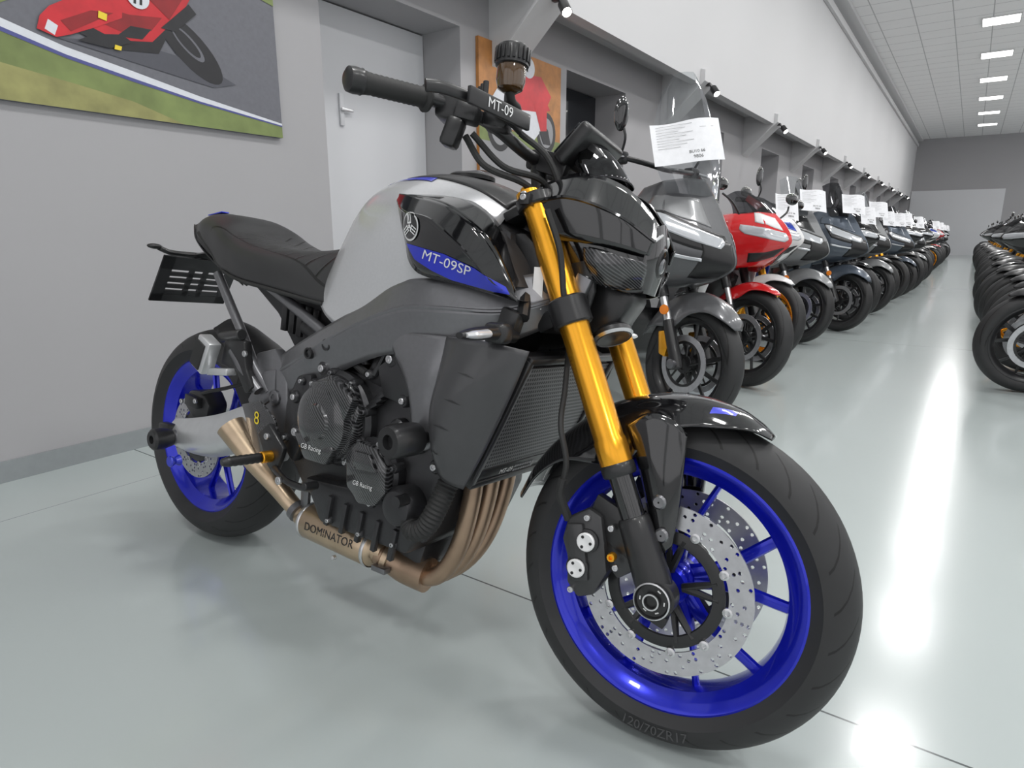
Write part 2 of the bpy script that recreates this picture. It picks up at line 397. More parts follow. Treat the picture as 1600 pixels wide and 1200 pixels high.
g=G(); g.tube([(1.262,-.12,.395),(1.25,-.135,.44),(1.255,-.14,.50),(1.235,-.135,.56),(1.22,-.10,.62),(1.20,-.06,.70)],.0055,rubber,8,res=24)
g.tube([(1.262,-.12,.395),(1.248,-.136,.44),(1.252,-.14,.47)],.008,rubber,8,res=10)
g.make('brake_hose',bike,xf=ST)
# triple clamps
g=G()
for s in (-1,1):
    for z,h,R in ((.735,.05,.036),(.940,.022,.036)):
        p=fp(s*.105,z); g.lathe([(R-.003,0),(R,.003),(R,h-.003),(R-.003,h)],mblack,p,K,28)
for z,h in ((.745,.035),(.945,.018)):
    p=fp(0,z)+K*h*.5; q=Vector((-.03,0,-.014))
    g.box(p+q,(.075,.21,h),mblack,(0,-RK,0),bev=.15)
g.cyl(fp(0,.73)+Vector((-.045,0,-.01)),fp(0,.97)+Vector((-.045,0,-.01)),.026,mblack)
for s in (-1,1): g.cyl((1.105,s*.045,.95),(1.09,s*.045,1.04),.016,mblack); g.box((1.09,s*.045,1.043),(.042,.028,.036),mblack,bev=.2)
g.bolt(fp(-.145,.955),(0,-1,0),.007,steel); g.box(fp(-.143,.948),(.02,.018,.02),mblack)
g.bolt(fp(-.150,.95),(0,-1,0),.006,steel)
tc=g.make('triple_clamp',bike,xf=ST)
# handlebar
hb=[(.961,-.40,1.074),(1.006,-.28,1.084),(1.05,-.18,1.078),(1.085,-.09,1.045),(1.09,-.04,1.04),(1.09,.04,1.04),(1.085,.09,1.045),(1.05,.18,1.078),(1.006,.28,1.084),(.961,.40,1.074)]
g=G().tube(hb,.0115,mblack,14,res=50); hbo=g.make('handlebar',bike,xf=ST)
for s in (-1,1):
    e0=Vector((.963,s*.395,1.0735)); e1=Vector((1.004,s*.285,1.083)); d=(e1-e0)
    pr=[]; L=d.length
    for i in range(27):
        t=i/26*L; pr.append((.0158+(.0009 if i%2 else 0)+(.001 if i<3 else 0)+(.006 if i in (25,26) else 0),t))
    G().lathe(pr,rubber,e0,d,20).make('grip',hbo,xf=ST)
    G().lathe([(0,-.026),(.012,-.026),(.0185,-.022),(.0200,-.012),(.0190,-.004),(.0200,-.001),(.013,0)],mblack,e0,d,24).make('bar_end_weight',hbo,xf=ST)
    g=G(); c=Vector((1.022,s*.235,1.083))
    g.box(c,(.05,.055,.052),mblack,(0,.2,-s*.36),bev=.2); g.box(c+Vector((.03,0,-.012)),(.04,.04,.03),mblack,(0,.2,-s*.36),bev=.2)
    g.box(c+Vector((.01,s*.01,-.045)),(.03,.035,.05),mblack,(0,.3,-s*.36),bev=.25)
    g.box(c+Vector((-.012,s*.0,.03)),(.022,.03,.014),mblack,(0,0,-s*.36),bev=.3); g.box(c+Vector((-.028,s*.004,.0)),(.012,.016,.022),rubber,(0,0,-s*.36),bev=.3)
    g.make('switch_housing',hbo,xf=ST)
    g=G(); c=Vector((1.068,s*.165,1.083))
    g.box(c,(.045,.055,.042),mblack,(0,.1,-s*.36),bev=.2)
    g.tube([c+Vector((.03,s*-.04,.005)),c+Vector((.02,s*.03,.005))],.013,mblack,12)
    for q in (-.018,.018): g.bolt(c+Vector((-.0,s*q,.021)),(0,0,1),.005,steel,.009)
    for q in range(3): g.cyl(c+Vector((-.015+.012*q,s*(.04+.01*q),.015)),c+Vector((-.015+.012*q,s*(.04+.01*q),.042)),.005,mblack,10)
    g.make('master_cylinder' if s<0 else 'clutch_perch',hbo,xf=ST)
    g=G(); g.tube([(1.105,s*.150,1.068),(1.112,s*.20,1.070),(1.100,s*.27,1.074),(1.078,s*.34,1.074),(1.064,s*.365,1.070)],[.010,.010,.009,.009,.009],mblack,12,res=20,sc=(.5,1.1))
    if s<0:
        g.box((1.116,-.235,1.073),(.008,.15,.027),mblack,(0,0,-.17),bev=.25)
        g.text('MT-09',.023,white,(1.1205,-.240,1.073),(.17,.985,0),(0,0,1))
    g.make('lever',hbo,xf=ST)
# reservoir
g=G(); rc=Vector((1.090,-.170,1.142))
g.lathe([(.012,-.018),(.022,-.012),(.0255,0),(.0255,.026),(.024,.030)],brownf,rc,(0,0,1),32)
R=g.make('brake_fluid_reservoir',hbo,xf=ST)
pr=G()
pr.lathe([(.026,.024),(.029,.026),(.029,.054),(.0265,.058),(.010,.059),(0,.059)],mblack,rc,(0,0,1),32)
for i in range(20):
    a=2*pi*i/20; pr.box(rc+Vector((.0295*math.cos(a),.0295*math.sin(a),.042)),(.004,.005,.022),mblack,(0,0,a))
pr.make('reservoir_lid',R,xf=ST)
g=G(); g.tube([rc+Vector((0,0,-.015)),rc+Vector((0,.01,-.03)),rc+Vector((.0,.03,-.035)),rc+Vector((-.005,.04,-.05))],.008,rubber,10,res=14)
g.tube([rc+Vector((-.012,.01,.0)),rc+Vector((-.02,.025,-.055))],.005,dsteel,6); g.make('reservoir_hose',R,xf=ST)
for cp in ([(1.09,-.12,1.07),(1.14,-.10,1.03),(1.165,-.075,.96),(1.17,-.06,.88),(1.19,-.05,.78)],[(1.04,-.22,1.04),(1.07,-.20,.995),(1.11,-.13,.98),(1.13,-.07,.96)],[(1.05,-.215,1.045),(1.09,-.17,1.0),(1.13,-.09,.99),(1.15,-.04,.93)],[(1.05,.215,1.055),(1.10,.17,1.03),(1.14,.07,1.0),(1.12,0,.90)],[(1.17,-.14,.93),(1.20,-.135,.86),(1.215,-.13,.78),(1.225,-.12,.75)]):
    G().tube(cp,.0058,rubber,8,res=24).make('control_cable',bike,xf=ST)
# dash
g=G(); g.box((1.175,0,1.062),(.028,.165,.085),mblack,(0,.75,0),bev=.3,seg=3); g.box((1.162,0,1.070),(.012,.145,.068),screenm,(0,.75,0),bev=.1)
g.box((1.195,0,1.04),(.04,.10,.05),plast,(0,.75,0),bev=.2); g.box((1.13,-.055,1.03),(.06,.02,.04),mblack,(0,.3,0)); g.box((1.13,.055,1.03),(.06,.02,.04),mblack,(0,.3,0))
g.make('instrument_display',bike,xf=ST)
# headlight cowl
st=[(1.145,[(0,.995),(.05,.985),(.085,.955),(.095,.91),(.085,.85)]),(1.20,[(0,1.007),(.05,.995),(.085,.95),(.095,.90),(.080,.83)]),(1.26,[(0,.990),(.042,.975),(.075,.93),(.085,.88),(.068,.81)]),(1.300,[(0,.960),(.036,.945),(.060,.905),(.070,.865),(.055,.80)]),(1.328,[(0,.925),(.03,.912),(.048,.885),(.052,.855),(.040,.805)])]
cw=G().surf([[(x,-y,z) for y,z in p] for x,p in st],gblack,30,22,True)
cwo=cw.make('headlight_cowl',bike,xf=ST,solid=.003)
g=G(); g.surf([[(1.125,-.088,.985),(1.20,-.078,1.006),(1.275,-.052,.985),(1.330,-.030,.930)],[(1.125,-.118,.945),(1.20,-.126,.955),(1.285,-.104,.930),(1.342,-.058,.892)],[(1.126,-.119,.942),(1.20,-.127,.951),(1.286,-.105,.926),(1.342,-.059,.889)],[(1.160,-.108,.885),(1.22,-.110,.880),(1.285,-.096,.872),(1.335,-.064,.866)]],gblack,24,16,'sep'); g.make('side_wing',cwo,xf=ST,solid=.004,angle=22)
g=G(); g.surf([[(1.23,-.106,.873),(1.26,-.110,.868),(1.30,-.098,.860),(1.334,-.068,.853)],[(1.235,-.106,.848),(1.265,-.108,.840),(1.30,-.092,.836),(1.332,-.060,.836)],[(1.25,-.086,.815),(1.27,-.084,.808),(1.295,-.068,.806),(1.322,-.045,.810)]],carbon,18,12,'sep'); g.make('side_trim',cwo,xf=ST,solid=.003)
g=G(); g.surf([[(1.322,-.048,.90),(1.334,-.025,.922),(1.338,0,.930),(1.334,.025,.922),(1.322,.048,.90)],[(1.326,-.055,.86),(1.340,-.03,.87),(1.344,0,.872),(1.340,.03,.87),(1.326,.055,.86)],[(1.315,-.042,.805),(1.326,-.025,.803),(1.328,0,.802),(1.326,.025,.803),(1.315,.042,.805)]],gblack,16,12)
g.lathe([(.027,-.014),(.028,.0),(.024,.003),(.021,-.004)],mblack,(1.340,0,.860),(1,0,-.15),32)
g.ell((1.335,0,.860),(.010,.020,.020),dlens)
for s in (-1,1): g.tube([(1.340,s*.016,.908),(1.337,s*.032,.900),(1.326,s*.048,.884)],.003,lens,8,res=8)
g.make('headlight',cwo,xf=ST)
g=G(); g.surf([[(1.20,-.075,1.0),(1.25,-.05,1.002),(1.262,0,1.004),(1.25,.05,1.002),(1.20,.075,1.0)],[(1.185,-.070,1.03),(1.225,-.045,1.037),(1.236,0,1.040),(1.225,.045,1.037),(1.185,.070,1.03)],[(1.18,-.055,1.055),(1.20,-.035,1.066),(1.208,0,1.070),(1.20,.035,1.066),(1.18,.055,1.055)]],smoke,16,10); g.make('fly_screen',cwo,xf=ST,solid=.003)
g=G(); g.prism([(1.16,.86),(1.30,.82),(1.31,.79),(1.28,.74),(1.24,.72),(1.20,.76)],-.045,.045,mblack,.012)
for s in (-1,1): g.prism([(1.19,.93),(1.24,.93),(1.25,.80),(1.235,.74),(1.205,.76)],s*.078-.0075,s*.078+.0075,mblack,.005)
g.box((1.225,-.09,.80),(.03,.02,.05),dsteel,(0,.4,0)); 
for z in (.86,.82,.78): g.bolt((1.235,-.086,z),(0,-1,0),.005,steel)
g.make('headlight_bracket',cwo,xf=ST)
g=G(); g.lathe([(0,.0),(.030,.0),(.036,.006),(.036,.016),(.030,.020),(.012,.018),(0,.022)],mblack,(1.27,-.035,.735),(.45,-.25,-.9),28); g.lathe([(.033,.017),(.036,.013),(.0375,.015),(.0335,.020)],steel,(1.27,-.035,.735),(.45,-.25,-.9),28,closed=True)
g.make('horn',bike,xf=ST)
# front fender
def fang(a,Rf,wd,drop,w2=None):
    a=math.radians(a); out=[]
    for t in (-1,-.85,-.5,0,.5,.85,1):
        r=Rf-drop*abs(t)**2.6; out.append((1.43+r*math.cos(a),wd*t,.3+r*math.sin(a)))
    return out
fg=G().surf([fang(64,.312,.020,.003),fang(70,.320,.052,.010),fang(78,.328,.074,.03),fang(90,.333,.083,.05),fang(102,.334,.087,.08),fang(115,.333,.088,.11),fang(126,.331,.085,.09),fang(138,.330,.079,.05),fang(150,.33,.074,.03),fang(162,.33,.066,.02)],gblack,26,44)
fbv=fg.bvh(); ff=fg.make('front_fender',bike,xf=ST,solid=.0035)
g=G(); V=[]
for i in range(6):
    for j in range(4):
        a=math.radians(76+i*1.4); y=-.030-.005*j-.003*i; d=Vector((math.cos(a),0,math.sin(a))); h=fbv.ray_cast(Vector((1.43,y,.3))+d*.5,-d); V.append((h[0]+d*.0025) if h[0] else Vector((1.43,y,.3))+d*.335)
g.add(V,[(i*4+j,i*4+j+1,(i+1)*4+j+1,(i+1)*4+j) for i in range(5) for j in range(3)],bluep); g.make('fender_sticker',ff,xf=ST)
for s in (-1,1):
    g=G(); y=s*.083
    g.surf([[(1.335,y,.575),(1.375,y+s*.006,.60),(1.415,y+s*.004,.595),(1.44,y-s*.004,.575)],[(1.362,y,.52),(1.39,y+s*.010,.52),(1.42,y+s*.008,.52),(1.443,y,.52)],[(1.388,y,.45),(1.405,y+s*.009,.45),(1.425,y+s*.008,.45),(1.443,y,.45)],[(1.410,y,.38),(1.418,y+s*.006,.375),(1.428,y+s*.006,.37),(1.438,y,.378)]],gblack,14,20)
    for x,z in ((1.413,.455),(1.423,.40)): g.bolt((x,y+s*.010,z),(0,s,0),.009,dsteel,.007)
    g.make('fender_bracket',ff,xf=ST,solid=.008)
# ---- tank
tk=[(.590,[(0,.885),(.05,.878),(.088,.848),(.115,.80),(.135,.735)]),(.63,[(0,.94),(.06,.93),(.10,.89),(.13,.83),(.148,.71)]),(.69,[(0,.99),(.07,.982),(.128,.93),(.152,.85),(.160,.69)]),(.76,[(0,1.017),(.085,1.006),(.155,.955),(.172,.86),(.168,.70)]),(.84,[(0,1.027),(.09,1.014),(.168,.957),(.185,.87),(.176,.76)]),(.92,[(0,1.022),(.09,1.01),(.172,.95),(.188,.87),(.178,.79)]),(1.0,[(0,1.0),(.08,.99),(.155,.935),(.17,.87),(.155,.79)]),(1.07,[(0,.965),(.06,.955),(.12,.91),(.135,.86),(.12,.79)])]
tank=G().surf([[(x,-y,z) for y,z in p] for x,p in tk],silverp,30,40,True)
tbv=tank.bvh(); tko=tank.make('fuel_tank',bike,solid=.003)
def top(p,off=.002):
    h=tbv.ray_cast(Vector((p[0],p[1],2)),Vector((0,0,-1))); return Vector((p[0],p[1],(h[0].z if h[0] else .9)+off))
def topsurf(x0,x1,y0f,y1f,mat,off,nx=24,ny=14,mir=True):
    V=[];F=[]
    for i in range(nx):
        x=x0+(x1-x0)*i/(nx-1); t=i/(nx-1)
        for j in range(ny):
            y=y0f(t)+(y1f(t)-y0f(t))*j/(ny-1); V.append(top((x,-y,0),off))
    F=[(i*ny+j,i*ny+j+1,(i+1)*ny+j+1,(i+1)*ny+j) for i in range(nx-1) for j in range(ny-1)]
    gg=G().add(V,F,mat); V2=[(v[0],-v[1],v[2]) for v in V]
    if mir=='sep': gg.mg=G().add(V2,[f[::-1] for f in F],mat)
    elif mir: gg.add(V2,[f[::-1] for f in F],mat)
    return gg
topsurf(.80,1.065,lambda t:0,lambda t:.09+.02*math.sin(t*pi),mblack,.003).make('tank_cover',tko,solid=.002)
topsurf(.745,.90,lambda t:.085+.022*t,lambda t:.096+.030*t,bluep,.0035,mir='sep').make('tank_stripe',tko)
g=G(); g.lathe([(.05,0),(.05,.008),(.044,.012),(.02,.013),(0,.013)],mblack,(.90,0,1.022),(0,0,1),32); g.box((.90,0,1.038),(.05,.022,.008),dsteel); g.make('fuel_cap',tko)
wT=[(.825,-.150,.972),(.90,-.178,.960),(1.0,-.197,.938),(1.06,-.198,.908),(1.10,-.194,.87),(1.138,-.187,.82),(1.163,-.18,.777)]
wM=[(.825,-.150,.972),(.90,-.198,.930),(.98,-.216,.908),(1.03,-.219,.880),(1.075,-.216,.850),(1.115,-.205,.812),(1.163,-.18,.777)]
wM2=[(p[0],p[1],p[2]-.003) for p in wM]
wB=[(.825,-.15,.970),(.872,-.180,.92),(.905,-.193,.87),(.920,-.197,.835),(.95,-.198,.812),(1.05,-.193,.795),(1.163,-.18,.775)]
w=G().surf([wT,wM,wM2,wB],gblack,40,20,'sep'); wbv=w.bvh(); wo=w.make('air_intake_panel',bike,solid=.004,angle=25)
w=G().surf([[(.84,-.12,.985),(.93,-.13,.975),(1.03,-.13,.945),(1.08,-.12,.90),(1.12,-.11,.83)],[(.83,-.152,.970),(.90,-.177,.958),(1.0,-.195,.936),(1.10,-.192,.87),(1.155,-.18,.785)]],gblack,24,6,'sep'); w.make('air_intake_top',tko,solid=.003)
g=G(); g.surf([[(1.06,-.16,.90),(1.10,-.155,.86),(1.14,-.15,.80)],[(1.09,-.12,.90),(1.13,-.11,.85),(1.16,-.10,.80)]],plast,8,4,True); g.surf([[(.93,-.175,.81),(1.05,-.17,.79),(1.16,-.16,.775)],[(1.0,-.10,.80),(1.08,-.09,.78),(1.16,-.09,.775)]],plast,8,4,True)
g.prism([(1.12,.79),(1.155,.775),(1.19,.80),(1.17,.86),(1.12,.90),(1.09,.90)],-.11,.11,mblack,.008); g.make('intake_duct',tko)
g=G(); P=projR(wbv,.0035)
g.decal([(.912,.868),(.935,.864),(1.02,.848),(1.09,.825),(1.145,.797),(1.153,.784),(1.12,.787),(1.03,.803),(.985,.818),(.94,.838)],bluep,P)
g.make('blue_stripe',wo)
P2=projR(wbv,.0048)
g=G(); g.text('MT-09SP',.026,white,(1.022,-.2,.8325),(.970,0,-.245),(.05,0,1),P2,.45,1.25); g.make('model_lettering',wo)
g=G(); ex,ez=.928,.898
def circ2(r,n=28): return [(ex+r*math.cos(2*pi*i/n),ez+r*math.sin(2*pi*i/n)) for i in range(n)]
g.decal(circ2(.0265),white,projR(wbv,.0045),1); g.decal(circ2(.0230),gblack,projR(wbv,.0055),1)
P3=projR(wbv,.0068)
for a in (pi/2,pi/2+2*pi/3,pi/2+4*pi/3):
    ux=Vector((math.cos(a),0,math.sin(a))); uy=Vector((-math.sin(a),0,math.cos(a)))
    def quad(a0,a1,b0,b1): return [( (Vector((ex,0,ez))+ux*p+uy*q).x,(Vector((ex,0,ez))+ux*p+uy*q).z) for p,q in ((a0,b0),(a1,b0),(a1,b1),(a0,b1))]
    for qd in (quad(-.004,.0225,-.0012,.0012),quad(.006,.0225,-.0066,-.0042),quad(.006,.0225,.0042,.0066),quad(.005,.008,-.0066,.0066)):
        g.decal(qd,white,P3,1)
g.make('emblem',wo)
# frame
g=G()
T=[(.40,-.12,.575),(.47,-.135,.612),(.60,-.15,.672),(.75,-.165,.735),(.88,-.178,.795),(.98,-.178,.805),(1.10,-.15,.812),(1.19,-.075,.84)]
Mi=[(.40,-.125,.55),(.50,-.150,.585),(.63,-.168,.645),(.76,-.183,.70),(.90,-.195,.745),(1.0,-.193,.752),(1.12,-.160,.757),(1.20,-.08,.79)]
Mi2=[(p[0],p[1],p[2]-.004) for p in Mi]
Bo=[(.42,-.12,.50),(.52,-.14,.525),(.65,-.15,.575),(.76,-.163,.62),(.86,-.178,.65),(.97,-.18,.665),(1.10,-.15,.69),(1.185,-.075,.74)]
g.surf([T,Mi,Mi2,Bo],frameg,44,18,'sep')
fr_o=g.make('main_frame',bike,solid=.006,angle=25)
g=G()
g.surf([[(.84,-.174,.70),(.92,-.188,.70),(1.0,-.190,.70),(1.10,-.165,.70)],[(.88,-.182,.655),(.93,-.198,.645),(1.0,-.200,.64),(1.06,-.17,.66)],[(.925,-.180,.58),(.945,-.198,.575),(.985,-.200,.57),(1.03,-.18,.60)],[(.945,-.178,.48),(.96,-.194,.475),(.99,-.194,.48),(1.01,-.18,.50)]],frameg,20,24,'sep')
g.make('engine_hanger',fr_o,solid=.005)
for s in (-1,1):
    g=G(); g.prism([(.36,.60),(.44,.62),(.49,.56),(.50,.42),(.47,.34),(.42,.34),(.40,.45),(.38,.52)],s*.13-.015,s*.13+.015,frameg,.008)
    g.bolt((.45,s*.145,.50),(0,s,0),.02,dsteel,.008)
    g.make('pivot_plate',fr_o)
for x,z in ((.60,.625),(.66,.65)): G().lathe([(.013,0),(.013,.022),(.009,.022),(.009,.012),(0,.012)],mblack,(x,-.152,z),(0,-1,0),16).make('frame_plug',fr_o)
G().cyl((1.10,0,.80),(1.03,0,.96),.04,frameg).make('steering_head',fr_o)
g=G(); g.prism([(.62,.84),(.75,.97),(1.0,.95),(1.10,.90),(1.12,.76),(.95,.70),(.70,.66),(.60,.70)],-.125,.125,plast,.01)
g.make('airbox',bike)
g=G(); g.prism([(.12,.87),(.60,.83),(.64,.66),(.52,.60),(.44,.61),(.36,.70),(.22,.79)],-.085,.085,plast,.01)
for i in range(5): g.box((.40+.03*i,-.089,.70-.005*i),(.02,.008,.08),mblack,(0,.1,0))
g.cyl((.50,-.10,.68),(.56,-.10,.66),.022,mblack); g.make('battery_box',bike)
# seat
se=[(-.035,[(0,.945),(.04,.943),(.07,.930),(.078,.905)]),(.04,[(0,.958),(.06,.955),(.10,.932),(.11,.885)]),(.12,[(0,.953),(.07,.948),(.118,.918),(.125,.845)]),(.18,[(0,.934),(.08,.928),(.132,.895),(.138,.81)]),(.23,[(0,.905),(.085,.900),(.14,.872),(.146,.80)]),(.30,[(0,.878),(.09,.875),(.147,.85),(.15,.78)]),(.40,[(0,.860),(.085,.86),(.143,.833),(.15,.768)]),(.50,[(0,.863),(.07,.858),(.12,.83),(.145,.755)]),(.565,[(0,.876),(.05,.868),(.098,.835),(.14,.745)]),(.61,[(0,.885),(.045,.878),(.085,.845),(.135,.74)])]
g=G().surf([[(x,-y,z) for y,z in p] for x,p in se],leather,24,54,True); so=g.make('seat',bike,solid=.006)
G().tube([(.03,-.108,.90),(.13,-.126,.845),(.21,-.142,.80),(.30,-.152,.777),(.40,-.152,.764),(.50,-.147,.75),(.60,-.137,.737)],.005,rubber,8,res=40).make('seat_piping',so)
g=G().surf([[(-.06,-.0,.94),(-.065,-.04,.938),(-.055,-.075,.925)],[(-.03,0,.91),(-.03,-.06,.90),(-.0,-.10,.885)],[(.0,0,.87),(.03,-.06,.855),(.06,-.10,.84)],[(.10,0,.84),(.13,-.06,.82),(.16,-.11,.80)],[(.2,0,.82),(.24,-.07,.785),(.28,-.12,.765)]],plast,14,20,True)
g.surf([[(-.06,-.07,.93),(.05,-.106,.90),(.15,-.128,.85),(.28,-.145,.785)],[(0,-.098,.885),(.06,-.11,.86),(.16,-.12,.815),(.28,-.13,.765)]],plast,14,5,True)
to=g.make('tail_cover',bike,solid=.003)
G().box((-.062,0,.925),(.012,.09,.02),M('red_lens',(.35,.01,.01),0,.2,1),(0,-.3,0)).make('tail_light',to)
g=G(); g.box((.02,-.045,.961),(.07,.022,.003),bluep,(0,-.12,.0)); g.make('tail_sticker',to)
# plate holder
g=G(); o=Vector((-.13,0,.835)); dn=Vector((-.09,0,-.135)).normalized(); yy=Vector((0,1,0)); n=dn.cross(yy)
def pl(u0,u1,v0,v1,th=.006,mat=plast):
    c=o+yy*((u0+u1)/2)+dn*((v0+v1)/2); Mx=Matrix.Translation(c)@Matrix((dn,yy,n)).transposed().to_4x4()
    b=bmesh.new(); bmesh.ops.create_cube(b,size=1)
    for v in b.verts: v.co=Vector((v.co.x*(v1-v0),v.co.y*(u1-u0),v.co.z*th))
    g._bm(b,mat,Mx)
pl(-.12,.12,0,.045);pl(-.12,.12,.135,.162);pl(-.12,-.085,0,.162);pl(.085,.12,0,.162);pl(-.03,-.014,.04,.14);pl(.014,.03,.04,.14)
for k in range(4): pl(-.09,.09,.055+.022*k,.068+.022*k)
g.tube([(.08,0,.84),(-.05,0,.85),(-.13,0,.845)],[.02,.018,.015],mblack,10,res=8,sc=(2,.6))
g.tube([(-.14,-.13,.855),(-.15,-.09,.845),(-.13,0,.845),(-.15,.09,.845),(-.14,.13,.855)],.008,mblack,8,res=16)
for s in (-1,1): g.ell((-.145,s*.14,.858),(.013,.022,.008),mblack)
g.make('plate_holder',bike)
for s in (-1,1):
    g=G()
    g.tube([(.62,s*.125,.66),(.50,s*.125,.715),(.36,s*.12,.775),(.20,s*.11,.83),(.06,s*.09,.87)],.013,frameg,12,res=20)
    g.tube([(.14,s*.115,.79),(.22,s*.13,.72),(.30,s*.14,.64),(.36,s*.145,.57),(.42,s*.14,.51)],.012,frameg,12,res=24)
    g.prism([(.40,.56),(.45,.57),(.45,.50),(.36,.45),(.34,.48)],s*.14-.01,s*.14+.01,frameg,.004)
    g.make('subframe',bike)
for s in (-1,1):
    g=G(); y=s*.165
    g.prism([(.28,.64),(.36,.63),(.37,.56),(.40,.52),(.37,.50),(.33,.55),(.26,.56)],y-.012,y+.012,mblack,.005)
    g.tube([(.30,y,.60),(.345,y,.56),(.40,y*.95,.51)],.014,dsteel,10,res=8)
    g.cyl((.25,y,.63),(.35,y+s*.01,.645),.014,mblack); 
    g.box((.235,y+s*.035,.585),(.055,.035,.09),alu,(0,.45,0),bev=.15)
    g.box((.228,y+s*.054,.585),(.04,.004,.07),rubber,(0,.45,0)); g.box((.28,y+s*.02,.545),(.09,.03,.018),alu,(0,-.1,0),bev=.2)
    g.bolt((.37,y+s*.012,.60),(0,s,0),.008,steel); g.make('passenger_footpeg',bike)
# swingarm
g=G()
for s in (-1,1):
    g.surf([[(-.05,s*.125,.365),(.06,s*.13,.385),(.20,s*.135,.42),(.34,s*.13,.47),(.47,s*.11,.50)],[(-.055,s*.145,.335),(.06,s*.158,.345),(.20,s*.16,.37),(.34,s*.155,.42),(.47,s*.12,.46)],[(-.05,s*.145,.300),(.06,s*.158,.300),(.20,s*.16,.325),(.34,s*.155,.38),(.47,s*.12,.42)],[(-.045,s*.12,.285),(.06,s*.128,.28),(.20,s*.13,.30),(.34,s*.13,.36),(.47,s*.11,.40)]],alu,24,12)
    g.surf([[(-.05,s*.125,.365),(.06,s*.13,.385),(.20,s*.135,.42),(.34,s*.13,.47)],[(-.045,s*.11,.285),(.06,s*.115,.28),(.20,s*.115,.30),(.34,s*.115,.36)]],alu,12,6)
g.tube([(.44,-.13,.45),(.44,.13,.45)],.045,alu,20); g.box((.38,0,.43),(.06,.22,.08),alu,bev=.2)
sw=g.make('swingarm',bike)
for s in (-1,1):
    g=G(); g.box((-.045,s*.15,.325),(.05,.03,.06),mblack,bev=.2); g.lathe([(.012,0),(.024,.006),(.030,.03),(.030,.055),(.024,.06),(.012,.06),(.011,.05),(0,.05)],mblack,(.0,s*.158,.322),(0,s,0),28); g.lathe([(.02,-.012),(.022,0),(.018,.004)],dsteel,(0,s*.158,.322),(0,s,0),20)
    g.make('axle_slider',sw)
    g=G(); g.lathe([(.008,0),(.016,.003),(.010,.016),(.016,.028),(.014,.032),(0,.032)],bluep,(.045,s*.16,.265),(0,s,0),20); g.make('paddock_bobbin',sw)
g=G(); g.prism([(.0,.42),(.03,.46),(.10,.465),(.13,.43),(.12,.39),(.05,.38)],-.13,-.07,mblack,.008); g.box((.07,-.138,.435),(.06,.02,.03),mblack,(0,.1,0)); g.bolt((.03,-.148,.43),(0,-1,0),.007,steel); g.bolt((.10,-.148,.44),(0,-1,0),.007,steel)
g.tube([(.10,-.13,.46),(.16,-.15,.475),(.26,-.15,.50),(.34,-.13,.53),(.40,-.11,.56)],.005,rubber,8,res=16); g.make('rear_caliper',bike)
g=G(); g.surf([[(.30,-.085,.50),(.30,0,.53),(.30,.085,.50)],[(.22,-.09,.545),(.22,0,.58),(.22,.09,.545)],[(.12,-.085,.60),(.12,0,.645),(.12,.085,.60)],[(.03,-.06,.635),(.03,0,.665),(.03,.06,.635)]],plast,12,12); g.make('rear_hugger',bike,solid=.003)
g=G()
for k in range(7): g.lathe([(.03,0),(.036,.006),(.03,.012)],gold,(.47+.018*k,0,.60+.010*k),(.87,0,.5),20)
g.cyl((.42,0,.575),(.62,0,.69),.02,dsteel); g.cyl((.60,-.11,.585),(.66,-.10,.60),.02,gold); g.make('rear_shock',bike)
g=G(); g.tube([(.02,.095,.43),(.45,.095,.49)],.006,dsteel,6); g.tube([(.02,.095,.205),(.45,.095,.41)],.006,dsteel,6); g.make('drive_chain',bike)
# ---- engine
g=G()
g.prism([(.49,.50),(.53,.58),(.64,.60),(.76,.60),(.93,.57),(1.0,.48),(1.0,.36),(.96,.27),(.88,.235),(.66,.235),(.56,.30),(.49,.38)],-.145,.145,engm,.015)
g.prism([(.60,.34),(.66,.245),(.93,.245),(.96,.30),(.90,.36)],-.175,.16,engm,.012)
g.prism([(.68,.25),(.93,.25),(.91,.185),(.86,.17),(.74,.175)],-.11,.11,engm,.012)
g.prism([(.76,.585),(.94,.545),(1.0,.66),(.84,.72)],-.155,.155,engm,.01)
g.prism([(.84,.71),(1.0,.65),(1.04,.72),(.88,.79)],-.15,.15,mblack,.012)
for (x0,z0,x1,z1) in ((.80,.60,.86,.70),(.85,.585,.91,.69),(.90,.57,.96,.67)): g.tube([(x0,-.157,z0),(x1,-.157,z1)],.007,engm,8)
for k in range(5): g.box((.70+.05*k,-.178,.285-.006*k),(.012,.012,.07),engm,(0,.2,0))
for k in range(4): g.box((.80+.012*k,-.16,.53+.012*k),(.05,.02,.006),engm,(0,-.5,0))
g.prism([(.82,.62),(.88,.66),(.93,.60),(.90,.55),(.84,.56)],-.172,-.15,engm,.006)
g.prism([(.87,.665),(.93,.69),(.96,.63),(.92,.60)],-.168,-.15,engm,.005)
g.prism([(.52,.50),(.56,.57),(.61,.58),(.60,.44),(.55,.36),(.51,.40)],-.17,-.14,engm,.008)
for (x,z,r,h) in ((.64,.595,.018,.16),(.88,.50,.02,.165),(.93,.47,.016,.17),(.57,.44,.02,.172),(.56,.52,.015,.172),(.90,.56,.014,.17),(.985,.44,.015,.16),(.86,.64,.018,.17),(.93,.62,.014,.168),(.95,.68,.016,.16),(.53,.42,.010,.172),(.585,.56,.010,.172),(.70,.262,.010,.176),(.80,.258,.010,.176),(.90,.262,.010,.176),(.945,.32,.010,.176),(.79,.60,.012,.160),(.905,.645,.010,.174)):
    g.lathe([(r,.12),(r,h),(r*.8,h+.004),(0,h+.004)],engm,(x,0,z),(0,-1,0),16); g.bolt((x,-h-.004,z),(0,-1,0),r*.5,steel)
eng=g.make('engine',bike)
